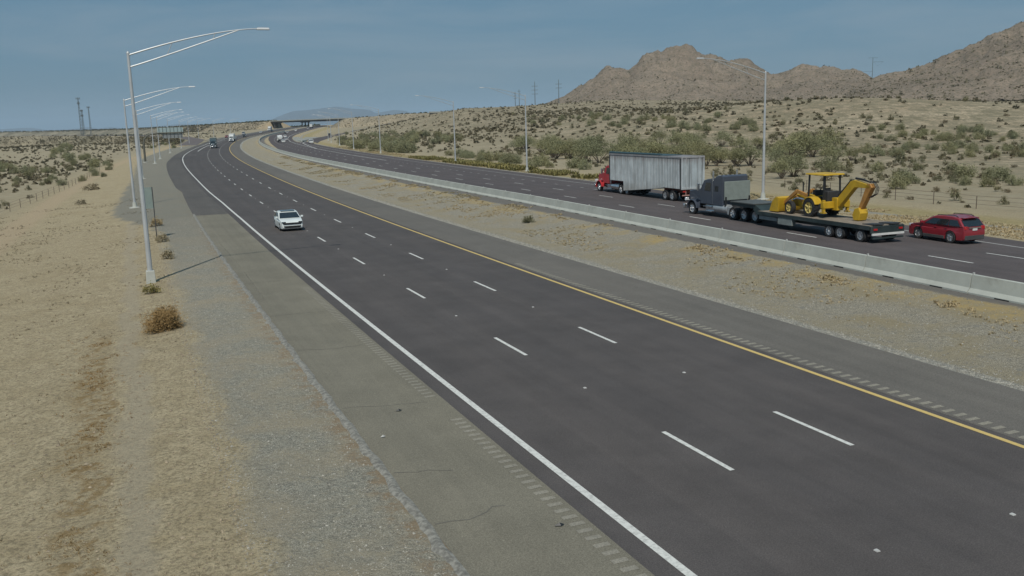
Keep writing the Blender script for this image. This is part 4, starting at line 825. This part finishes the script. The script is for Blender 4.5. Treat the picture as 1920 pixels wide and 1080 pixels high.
fc(SEDAN,560,3.5,False,P_SIL,'silver car in the middle lane behind the white semi tractor')
fc(SUV,760,1.5,False,P_W2,'tiny white suv far behind the dark pickup on the eastbound road','suv','suv')
fc(SUV,820,5.0,False,P_BK,'tiny dark suv far along the eastbound road','suv','suv')
fc(SUV,780,28.0,True,P_W2,'tiny white suv before the overpass on the westbound road','suv','suv')
fc(VAN,900,31.0,True,P_SIL,'tiny grey van on the westbound road near the overpass','van','van')
fc(PICK,470,33.4,True,P_SIL,'silver pickup in the westbound lane beside the exit gore','pickup truck','pickup_truck')
# ------------------------------------------------------------------ fences
def fence_line(line,step,label):
    pts=[]
    for (a,b),(c,d) in zip(line[:-1],line[1:]):
        n=max(1,int(math.hypot(c-a,d-b)/step)); pts+=[P3(a+(c-a)*k/n,b+(d-b)*k/n) for k in range(n)]
    P0=pts[0]; r=empty('wire_fence',P0); tag(r,label,'fence'); m=mat('rusty_fence_post',(.13,.10,.075),.8,.2)
    for p in pts: q=p-P0; B().box((q.x,q.y,q.z+.45),(.05,.05,1.3)).obj('post',m,r)
    for z in(.4,.75,1.1):
        b=B()
        for a,c in zip(pts[:-1],pts[1:]): a=a-P0; c=c-P0; b.beam((a.x,a.y,a.z+z),(c.x,c.y,c.z+z),.02,.02)
        b.obj('wire',m,r)
fence_line([(92,-31),(110,-29.1),(127,-27.6),(160,-25.6),(190,-25),(230,-25.5)],4.6,'thin wire fence on rusty posts crossing the brush field at the far left')
fence_line([(20,56),(40,54),(60,55.5),(100,60),(150,66)],4.2,'thin wire fence with dark posts on the sandy ground behind the red suv')
# ------------------------------------------------------------------ vegetation
F_OL=foliage_mat('olive_leaves',(.125,.125,.072),(.19,.183,.112)); F_GRN=foliage_mat('green_leaves',(.170,.182,.102),(.240,.245,.150)); F_GREY=foliage_mat('grey_brush',(.125,.110,.070),(.19,.168,.115)); F_DRY=foliage_mat('dry_golden_brush',(.31,.265,.165),(.385,.335,.225)); F_RUST=foliage_mat('rusty_tumbleweed',(.20,.14,.062),(.285,.205,.10)); F_FAR=foliage_mat('far_scrub',(.085,.080,.052),(.160,.148,.100)); F_YG=foliage_mat('yellow_green_brush',(.16,.155,.055),(.25,.225,.10))
M_BARK=mat('grey_bark',(.12,.10,.075),.9)
def leafcloud(rx,rz,n,ls,seed,ncl=14,low=.12,flat=.5,elong=1.6):
    g=np.random.default_rng(seed); d=g.normal(size=(ncl,3)); d/=np.linalg.norm(d,axis=1)[:,None]; d[:,2]=np.abs(d[:,2]); rad=g.uniform(.35,.92,(ncl,1)); C=d*rad*np.array([rx,rx,rz])+np.array([0,0,low*rz])
    cs=g.uniform(.16,.36,ncl)*rx; k=g.integers(0,ncl,n); P=C[k]+g.normal(size=(n,3))*cs[k][:,None]*np.array([.62,.62,.5*rz/rx+.1]); P[:,2]=np.maximum(P[:,2],.02+.04*rz*g.random(n))
    a=g.normal(size=(n,3)); a[:,2]=a[:,2]*flat+.5; a/=np.linalg.norm(a,axis=1)[:,None]; b=np.cross(a,g.normal(size=(n,3))); b/=np.linalg.norm(b,axis=1)[:,None]
    s_=ls*g.uniform(.6,1.4,(n,1)); A=a*s_*elong*.5; Bb=b*s_*.5
    V=np.stack([P-A-Bb*.4,P-A*.2+Bb,P+A,P-A*.2-Bb],1).reshape(-1,3); F=np.arange(n*4).reshape(-1,4); return V,F
def twigs(b,h,rx,n,rad,seed,z0=-.1):
    R=random.Random(seed)
    for i in range(n):
        a=R.uniform(0,6.28); l=R.uniform(.55,1); e=(rx*l*.8*math.cos(a),rx*l*.8*math.sin(a),h*R.uniform(.5,.85)); m_=(e[0]*.4+R.uniform(-.1,.1)*rx,e[1]*.4,h*.3)
        b.tube([(e[0]*.03,e[1]*.03,z0),m_,e],[rad,rad*.65,rad*.25],5,False)
class Plant:
    """a mesh set for one kind; call to set a plant as an object of its own"""
    def __init__(s,name,cat,mat_,rx,rz,n,ls,trunk=None,nv=3,**k):
        s.name,s.cat=name,cat; s.v=[]
        for i in range(nv):
            V,F=leafcloud(rx,rz,n,ls,100*nv+i*7+int(rx*10)+n,**k); 
            if trunk: V[:,2]+=trunk[0]
            me=np_mesh(name,V,F,mat_); b=B(); twigs(b,(trunk[0]+rz*.6 if trunk else rz*.8),rx,(trunk[2] if trunk else 6),(trunk[1] if trunk else .022),i); s.v.append((me,b.mesh('branch',M_BARK)))
        s.rx=rx
    def put(s,p,sc,label,group=None,sz=1.):
        i=random.randrange(len(s.v)); o=empty(s.name,p) if False else bpy.data.objects.new(s.name,s.v[i][0]); COL.objects.link(o); o.location=p; o.rotation_euler=(0,0,random.uniform(0,6.28)); k=sc*random.uniform(.93,1.07); o.scale=(k,k*random.uniform(.9,1.1),k*sz); tag(o,label,s.cat,group)
        t=bpy.data.objects.new('branch',s.v[i][1]); COL.objects.link(t); t.parent=o; return o
BUSH=Plant('creosote_bush','bush',F_OL,.9,1.25,520,.10,flat=1,low=.2)
BRUSH=Plant('grey_brush','bush',F_GREY,.8,.65,420,.085,flat=1)
GREEN=Plant('green_shrub','bush',F_GRN,1.9,2.5,2000,.125,flat=1,ncl=26,low=.1)
PALO=Plant('palo_verde_tree','tree',foliage_mat('palo_verde_leaves',(.165,.180,.098),(.235,.238,.142)),2.3,2.1,2200,.105,trunk=(1.1,.09,9),flat=1,ncl=30,low=.1)
DRYT=Plant('dry_tumbleweed','bush',F_RUST,.80,.95,9000,.022,flat=1,ncl=40,elong=4.,nv=1)
YB=Plant('yellow_green_bush','bush',F_YG,.8,.8,700,.075,flat=1,ncl=16)
def dist(p): return math.hypot(p.x,p.y)
# hand-set plants
p=at(309,618); DRYT.put(p,1.0,'round rusty brown tumbleweed bush on the sandy slope below the tallest light pole')
DRYT2=Plant('dry_bush','bush',F_DRY,.6,.55,900,.05,flat=1,elong=2.5,nv=2)
YB.put(at(284,552),.72,'low yellow-green bush at the foot of the tallest light pole',sz=.8)
DRYT2.put(at(302,455),.9,'golden dry bush beside the thin post of the roadside sign'); DRYT2.put(at(316,485),.9,'brown dry bush between the sign post and the tallest pole'); DRYT2.put(at(296,425),1.1,'golden dry bush just behind the roadside sign post')
GM=Plant('median_bush','bush',F_OL,.62,.62,1100,.06,flat=1,nv=1,ncl=18); GM.put(at(992,418),.9,'single round olive bush growing in the gravel median')
BRUSH.put(at(838,350),.5,'tiny dark shrub in the median gravel, left of the round olive bush')
for px,py,sc,l in((172,357,1.5,'leaning grey brush at the edge of the left slope'),(152,384,.9,'small dark bush below the leaning grey brush'),(57,372,.8,'small dark bush near the far left fence'),(125,312,1.3,'dark bush between fence and slope on the left')): BRUSH.put(at(px,py),sc,l)
def belt(P,poly,n,sc,label,group,minsep=0):
    xs=[a for a,b in poly]; ys=[b for a,b in poly]; k=0; tries=0; pts=[]
    def ins(x,y):
        c=False; j=len(poly)-1
        for i in range(len(poly)):
            (xi,yi),(xj,yj)=poly[i],poly[j]
            if (yi>y)!=(yj>y) and x<(xj-xi)*(y-yi)/(yj-yi)+xi: c=not c
            j=i
        return c
    while k<n and tries<n*40:
        tries+=1; x=random.uniform(min(xs),max(xs)); y=random.uniform(min(ys),max(ys))
        if ins(x,y):
            p=at(x,y); P.put(p,random.uniform(*sc),label,group); k+=1
G1='shrubs of the dense green thicket'
belt(GREEN,[(633,262),(700,268),(775,281),(775,290),(700,284),(640,279)],34,(.9,1.35),'shrub of the dense green thicket behind the slim light poles',G1)
belt(GREEN,[(645,250),(780,252),(860,262),(860,272),(770,272),(640,262)],40,(.8,1.25),'green shrub in the loose belt behind the thicket',"green shrubs behind the thicket")
belt(GREEN,[(840,290),(900,293),(980,302),(1100,318),(1100,322),(980,312),(850,302)],26,(.55,.95),'mid green shrub close behind the yellowish verge','shrubs along the yellowish verge')
belt(PALO,[(930,272),(1100,280),(1420,305),(1420,312),(1250,315),(1100,306),(960,292)],62,(.75,1.25),'airy palo verde tree on the flat behind the ribbed trailer','palo verde trees beyond the westbound road')
belt(PALO,[(1180,270),(1430,276),(1430,290),(1180,288)],10,(.9,1.3),'pale palo verde farther back above the ribbed trailer','farther palo verde trees')
belt(PALO,[(1440,300),(1600,300),(1620,332),(1450,338)],9,(.6,1.0),'palo verde tree on the pale sand behind the backhoe','trees behind the backhoe')
belt(GREEN,[(1440,274),(1920,278),(1920,296),(1440,295)],44,(.4,.8),'dark green shrub in the wash below the sandy mound','shrubs in the wash below the mound')
belt(GREEN,[(1640,318),(1900,320),(1910,352),(1640,356)],14,(.4,.7),'small green shrub on the pale sand beyond the right fence','shrubs beyond the right fence')
belt(GREEN,[(1600,240),(1920,246),(1920,268),(1640,266)],34,(.4,.8),'distant green shrub right of the sandy mound','distant shrubs right of the mound')
belt(GREEN,[(960,212),(1420,220),(1420,250),(960,240)],44,(.5,1.0),'distant pale green shrub on the rising plain','shrubs on the rising plain')
belt(PALO,[(1470,285),(1560,285),(1560,300),(1470,300)],7,(1.1,1.6),'large pale palo verde clump below the sandy mound','large pale trees below the mound')
belt(GREEN,[(0,318),(240,300),(240,330),(90,352),(0,350)],16,(.35,.6),'low olive shrub near the left fence','low shrubs near the left fence')
belt(GREEN,[(80,292),(170,295),(190,322),(80,326)],12,(.7,1.2),'green shrub in the flat field left of the road','green shrubs in the left field')
belt(GREEN,[(0,312),(80,312),(80,332),(0,332)],9,(.5,.9),'dark shrub at the left edge of the field','dark shrubs at the left edge')
belt(GREEN,[(90,274),(150,276),(150,290),(90,290)],8,(.9,1.4),'pale green shrub farther out in the left field','pale shrubs of the left field')
belt(GREEN,[(285,262),(330,262),(325,282),(280,286)],9,(.6,.9),'green shrub behind the cantilever sign pole','shrubs behind the sign gantry')
# creosote dots: the 300 that show largest as objects, the rest one mass
def scatter_pts(n,s0,s1,o0,o1):
    S=RNG.uniform(s0,s1,n); O=RNG.uniform(min(o0,o1),max(o0,o1),n); X,Y=xy(S,O); ok=(Y>15)&(np.abs(X/np.maximum(Y,1))<.64); return S[ok],O[ok]
A_=[scatter_pts(*a) for a in((300,25,150,54,120),(6000,60,500,56,330),(13000,150,900,60,700),(1700,60,320,-29,-150),(12000,150,800,-34,-420),(16000,450,1600,-60,-1000))]
S=np.concatenate([a[0] for a in A_]); O=np.concatenate([a[1] for a in A_]); X,Y=xy(S,O)
cl=fbm(X/38,Y/38,4,77,False); keep=(cl+RNG.normal(0,.06,len(S)))>.46; keep|=RNG.random(len(S))<.25
keep&=~((O>30)&(S>380)&(O<np.interp(S,[380,500,700,1000],[52,60,88,165])))
S,O,X,Y=S[keep],O[keep],X[keep],Y[keep]; Z=terr(S,O); size=RNG.uniform(.30,.95,len(S))*np.where(RNG.random(len(S))<.25,1.4,.85); app=size/np.hypot(X,Y); order=np.argsort(-app)
for j in order[:290]:
    near=O[j]<0; P=(BUSH,BRUSH)[int(RNG.random()<.45)]
    if P is BUSH: l,g_=('olive creosote bush dotting the flat left field','creosote bushes of the left field') if near else ('olive creosote bush dotting the pale sand right of the road','creosote bushes right of the road')
    else: l,g_=('low grey brush tuft in the left field','grey brush of the left field') if near else ('low grey brush tuft on the pale sand right of the road','grey brush right of the road')
    P.put(Vector((X[j],Y[j],Z[j]-.03)),float(size[j]*.95),l,g_)
def mass(name,X,Y,Z,size,m,label,n=26,seed=0,lsz=.34,hz=.95):
    g=np.random.default_rng(seed); N_=len(X); d=g.normal(size=(N_,n,3)); d/=np.linalg.norm(d,axis=2)[...,None]; d[...,2]=np.abs(d[...,2]); rr=g.uniform(.35,1,(N_,n,1))
    C=np.stack([X,Y,Z],-1)[:,None]+d*rr*size[:,None,None]*np.array([.85,.85,hz]); a=g.normal(size=(N_,n,3)); a/=np.linalg.norm(a,axis=2)[...,None]; b=np.cross(a,g.normal(size=(N_,n,3))); b/=np.linalg.norm(b,axis=2)[...,None]
    s_=lsz*size[:,None,None]*g.uniform(.6,1.3,(N_,n,1)); V=np.stack([C-a*s_,C+b*s_*.7,C+a*s_,C-b*s_*.7],2).reshape(-1,3); F=np.arange(len(V)).reshape(-1,4)
    o=bpy.data.objects.new(name,np_mesh(name,V,F,m)); COL.objects.link(o); tag(o,label,'scrub',None,'stuff'); return o
r_=order[290:]; mass('desert_scrub',X[r_],Y[r_],Z[r_],size[r_]*1.05,F_FAR,'countless small olive scrub dots spread over the desert plain',16,1,.42)
# scrub on hills and fills
hx=[];hy=[];hz_=[];hs=[]
for k,(X_,Y_,Z_,V_) in enumerate(HILLS['mountain']):
    nu,nv=X_.shape; n=(5200,5200,260,120)[k]; u=RNG.uniform(0,nu-1.01,n); v=RNG.uniform(0,(nv-1)*.56,n); i,j=u.astype(int),v.astype(int); fu,fv=u-i,v-j
    L=lambda A:(A[i,j]*(1-fu)+A[i+1,j]*fu)*(1-fv)+(A[i,j+1]*(1-fu)+A[i+1,j+1]*fu)*fv
    hx.append(L(X_));hy.append(L(Y_));hz_.append(L(Z_));hs.append(RNG.uniform(.5,1.0,n)*np.where(RNG.random(n)<.12,1.9,1))
mass('hillside_scrub',np.concatenate(hx),np.concatenate(hy),np.concatenate(hz_),np.concatenate(hs),foliage_mat('hill_scrub_leaves',(.125,.12,.078),(.175,.165,.115)),'countless dark scrub dots over the rocky hillsides',9,2,.5)
hx=[];hy=[];hz_=[]
for path,sl,n_ in((fr,2.0,700),(fl,2.0,4200),(rp,2.2,2600)):
    P_=np.array(path)
    for _ in range(n_):
        t=RNG.uniform(0,len(P_)-1.01); i=int(t); p=P_[i]+(P_[i+1]-P_[i])*(t-i); d=(P_[i+1]-P_[i])[:2]; d/=np.linalg.norm(d); nn=np.array([d[1],-d[0]]); nn*=-1 if nn[1]>0 else 1
        w_=RNG.uniform(0,p[2]); hx.append(p[0]+nn[0]*(7+sl*w_)); hy.append(p[1]+nn[1]*(7+sl*w_)); hz_.append(p[2]-w_)
mass('fill_slope_scrub',np.array(hx),np.array(hy),np.array(hz_),RNG.uniform(.35,.85,len(hx))*np.where(np.array(hy)>1500,2.6,1),F_FAR,'countless small dark bushes over the tan fill slopes by the overpass',10,3,.5)
# tree line on the horizon at the left and along the top of the fills
g=[]
for _ in range(1500):
    a=RNG.uniform(-.56,-.2); R=RNG.uniform(1500,2600); g.append((R*math.sin(a),R*math.cos(a)))
g=np.array(g); S_,O_=so(g[:,0],g[:,1]); mass('horizon_scrub',g[:,0],g[:,1],terr(S_,O_)+.3,RNG.uniform(1.2,3.4,len(g)),foliage_mat('horizon_leaves',(.05,.06,.035),(.08,.085,.05)),'dark line of far brush along the left horizon',10,4,.55)
hx=[];hy=[];hz_=[]
for path,n_ in((fr,150),(fl,1100)):
    P_=np.array(path)
    for _ in range(n_):
        t=RNG.uniform(0,len(P_)-1.01); i=int(t); p=P_[i]+(P_[i+1]-P_[i])*(t-i); hx.append(p[0]+RNG.uniform(-4,4)); hy.append(p[1]+RNG.uniform(2,7)); hz_.append(p[2])
mass('crest_scrub',np.array(hx),np.array(hy),np.array(hz_),RNG.uniform(.6,1.5,len(hx))*np.where(np.array(hy)>1200,1.7,1),MATS['horizon_leaves'],'dark brush along the crest of the overpass fills',12,5,.5)
# dry grass tufts in the median, on the verge and on the near slope
def tufts(name,S,O,hgt,m,label,nb=9,seed=0,w_=.012,spread=.10):
    g=np.random.default_rng(seed); X,Y=xy(S,O); Z=terr(S,O); N_=len(S); a=g.uniform(0,6.28,(N_,nb)); r=g.uniform(0,spread,(N_,nb)); bx=X[:,None]+r*np.cos(a); by=Y[:,None]+r*np.sin(a); h=hgt[:,None]*g.uniform(.5,1.1,(N_,nb)); lx=h*.5*np.cos(a)+g.normal(0,.03,(N_,nb)); ly=h*.5*np.sin(a)
    ww=w_*(1+np.hypot(X,Y)/28)[:,None]; px,py=-np.sin(a)*ww,np.cos(a)*ww; zb=np.repeat(Z[:,None],nb,1)-.01
    V=np.stack([np.stack([bx-px,by-py,zb],-1),np.stack([bx+px,by+py,zb],-1),np.stack([bx+lx+px*.3,by+ly+py*.3,zb+h],-1),np.stack([bx+lx-px*.3,by+ly-py*.3,zb+h],-1)],2).reshape(-1,3); F=np.arange(len(V)).reshape(-1,4)
    o=bpy.data.objects.new(name,np_mesh(name,V,F,m)); COL.objects.link(o); tag(o,label,'grass',None,'stuff')
def clump(S,O,k,f=6.,seed=5):
    X,Y=xy(S,O); n=fbm(X/f,Y/f,3,seed,False); m_=n>k; return S[m_],O[m_]
S_=RNG.uniform(-5,230,9000); O_=19.1+RNG.normal(0,.33,9000); S_,O_=clump(S_,O_,.50,2.5,11); k_=RNG.random(len(S_))<.6; S_,O_=S_[k_],O_[k_]; O_=O_-21.1+np.array(oB(S_)); O_=np.minimum(O_,oB(S_)-.45)
tufts('dry_grass',S_,O_,RNG.uniform(.05,.13,len(S_)),F_DRY,'golden dry grass tufts along the foot of the concrete barrier',9,1)
S_=RNG.uniform(-5,200,7000); O_=RNG.uniform(13.8,18.8,7000); S_,O_=clump(S_,O_,.56,4.,12)
tufts('dry_grass',S_,O_,RNG.uniform(.04,.09,len(S_)),F_DRY,'sparse dry grass tufts in the gravel of the median',8,2)
S_=RNG.uniform(10,330,26000); w_=RNG.uniform(0,1,26000); O_=oOut(S_)+.6+w_*(6.5); S_,O_=clump(S_,O_,.50,4.,13)
tufts('dry_grass',S_,O_,RNG.uniform(.05,.13,len(S_)),F_DRY,'golden dry grass on the verge right of the westbound road',8,3)
S_=RNG.uniform(95,190,1800); O_=oOut(S_)+RNG.uniform(1,6.5,1800); S_,O_=clump(S_,O_,.45,5.,14)
tufts('weeds',S_,O_,RNG.uniform(.3,.7,len(S_)),F_YG,'yellow-green weeds on the verge near the palo verde trees',12,4,.02,.3)
S_=RNG.uniform(-8,26,6000); O_=-14.3+RNG.normal(0,.5,6000); S_,O_=clump(S_,O_,.50,.9,15); k_=RNG.random(len(S_))<.5; S_,O_=S_[k_],O_[k_]
tufts('dry_weeds',S_,O_,RNG.uniform(.02,.06,len(S_)),F_RUST,'rusty dry weeds in a streak down the near sandy slope',7,5,.006,.07)
S_=RNG.uniform(-8,110,9000); O_=RNG.uniform(-30,-11.2,9000); S_,O_=clump(S_,O_,.57,3.,16)
tufts('dry_weeds',S_,O_,RNG.uniform(.02,.09,len(S_)),F_GREY,'thin grey dry weeds scattered over the sandy left slope',6,6,.006,.08)
# loose stones
def stones(name,S,O,sz,m,label,seed):
    g=np.random.default_rng(seed); X,Y=xy(S,O); Z=terr(S,O); N_=len(S); base=np.array([(1,0,0),(0,1,0),(-1,0,0),(0,-1,0),(0,0,.8),(0,0,-.5)]); V=base[None]*sz[:,None,None]*g.uniform(.5,1.4,(N_,6,1)); a=g.uniform(0,6.28,N_); ca,sa=np.cos(a),np.sin(a); vx=V[...,0]*ca[:,None]-V[...,1]*sa[:,None]; vy=V[...,0]*sa[:,None]+V[...,1]*ca[:,None]
    V=np.stack([vx+X[:,None],vy+Y[:,None],V[...,2]+Z[:,None]+sz[:,None]*.15],-1).reshape(-1,3); f=np.array([(0,1,4),(1,2,4),(2,3,4),(3,0,4)]); F=(f[None]+6*np.arange(N_)[:,None,None]).reshape(-1,3)
    o=bpy.data.objects.new(name,np_mesh(name,V,F,m)); COL.objects.link(o); tag(o,label,'stones',None,'stuff')
M_ST=mat('grey_stone',(.28,.265,.225),.9,var=.5,nscale=6); M_ST2=mat('sand_stone',(.27,.22,.15),.9,var=.45,nscale=5)
S_=RNG.uniform(-8,75,26000); O_=RNG.uniform(-11.2,-7.7,26000); stones('gravel',S_,O_,RNG.uniform(.009,.024,len(S_))*np.where(RNG.random(len(S_))<.05,1.8,1),M_ST,'loose grey gravel spread beside the outer shoulder',1)
S_=RNG.uniform(-8,75,22000); O_=-11-RNG.uniform(0,1,22000)**1.5*14; stones('pebbles',S_,O_,RNG.uniform(.01,.03,len(S_))*np.where(RNG.random(len(S_))<.06,2.2,1),M_ST2,'tan pebbles strewn over the sandy left slope',2)
S_=RNG.uniform(-8,110,30000); O_=RNG.uniform(11.3,19.4,30000); O_=np.where(RNG.random(30000)<.4,11.3+np.abs(RNG.normal(0,.45,30000)),O_); stones('gravel',S_,O_,RNG.uniform(.015,.04,len(S_)),M_ST,'pale loose stones spread over the median',3)
# bits of debris on the asphalt
for q,o,sz,l in((8.1,-5.9,.10,'small black scrap on the outer shoulder, nearer the white line crack'),(-.9,-5.0,.11,'small black scrap low on the outer shoulder near the bottom of the view'),(6.1,-6.9,.07,'tiny white scrap on the outer shoulder by the crushed edge')):
    p=P3(q,o,.03); b=B(); b.add([(-sz,-.03,0),(sz*.3,-sz*.4,.01),(sz,.05,.0),(sz*.2,sz*.35,.04),(-sz*.6,sz*.2,.01),(0,0,.06)],[(0,1,5),(1,2,5),(2,3,5),(3,4,5),(4,0,5)]); x=b.obj('road_debris',M_BLACK if 'black' in l else M_WHITE2); x.location=p; tag(x,l,'debris')
# ------------------------------------------------------------------ air
z0,z1=-9.,480.
hz=B(); hz.add([(-36000,-3000,z0),(36000,-3000,z0),(36000,36000,z0),(-36000,36000,z0),(-36000,-3000,z1),(36000,-3000,z1),(36000,36000,z1),(-36000,36000,z1)],[(0,3,2,1),(4,5,6,7),(0,1,5,4),(1,2,6,5),(2,3,7,6),(3,0,4,7)])
q=N('haze_air'); q.t.nodes.remove(q.b); pv=q.t.nodes.new('ShaderNodeVolumePrincipled'); pv.inputs['Color'].default_value=(.66,.82,.95,1); pv.inputs['Density'].default_value=6e-5; pv.inputs['Anisotropy'].default_value=0.
q.L(pv.outputs[0],q.t.nodes['Material Output'].inputs['Volume'])
h=hz.obj('haze',q.m,smooth=False); h['kind']='stuff'; h['category']='haze'; h['label']='thin even desert haze filling the air'
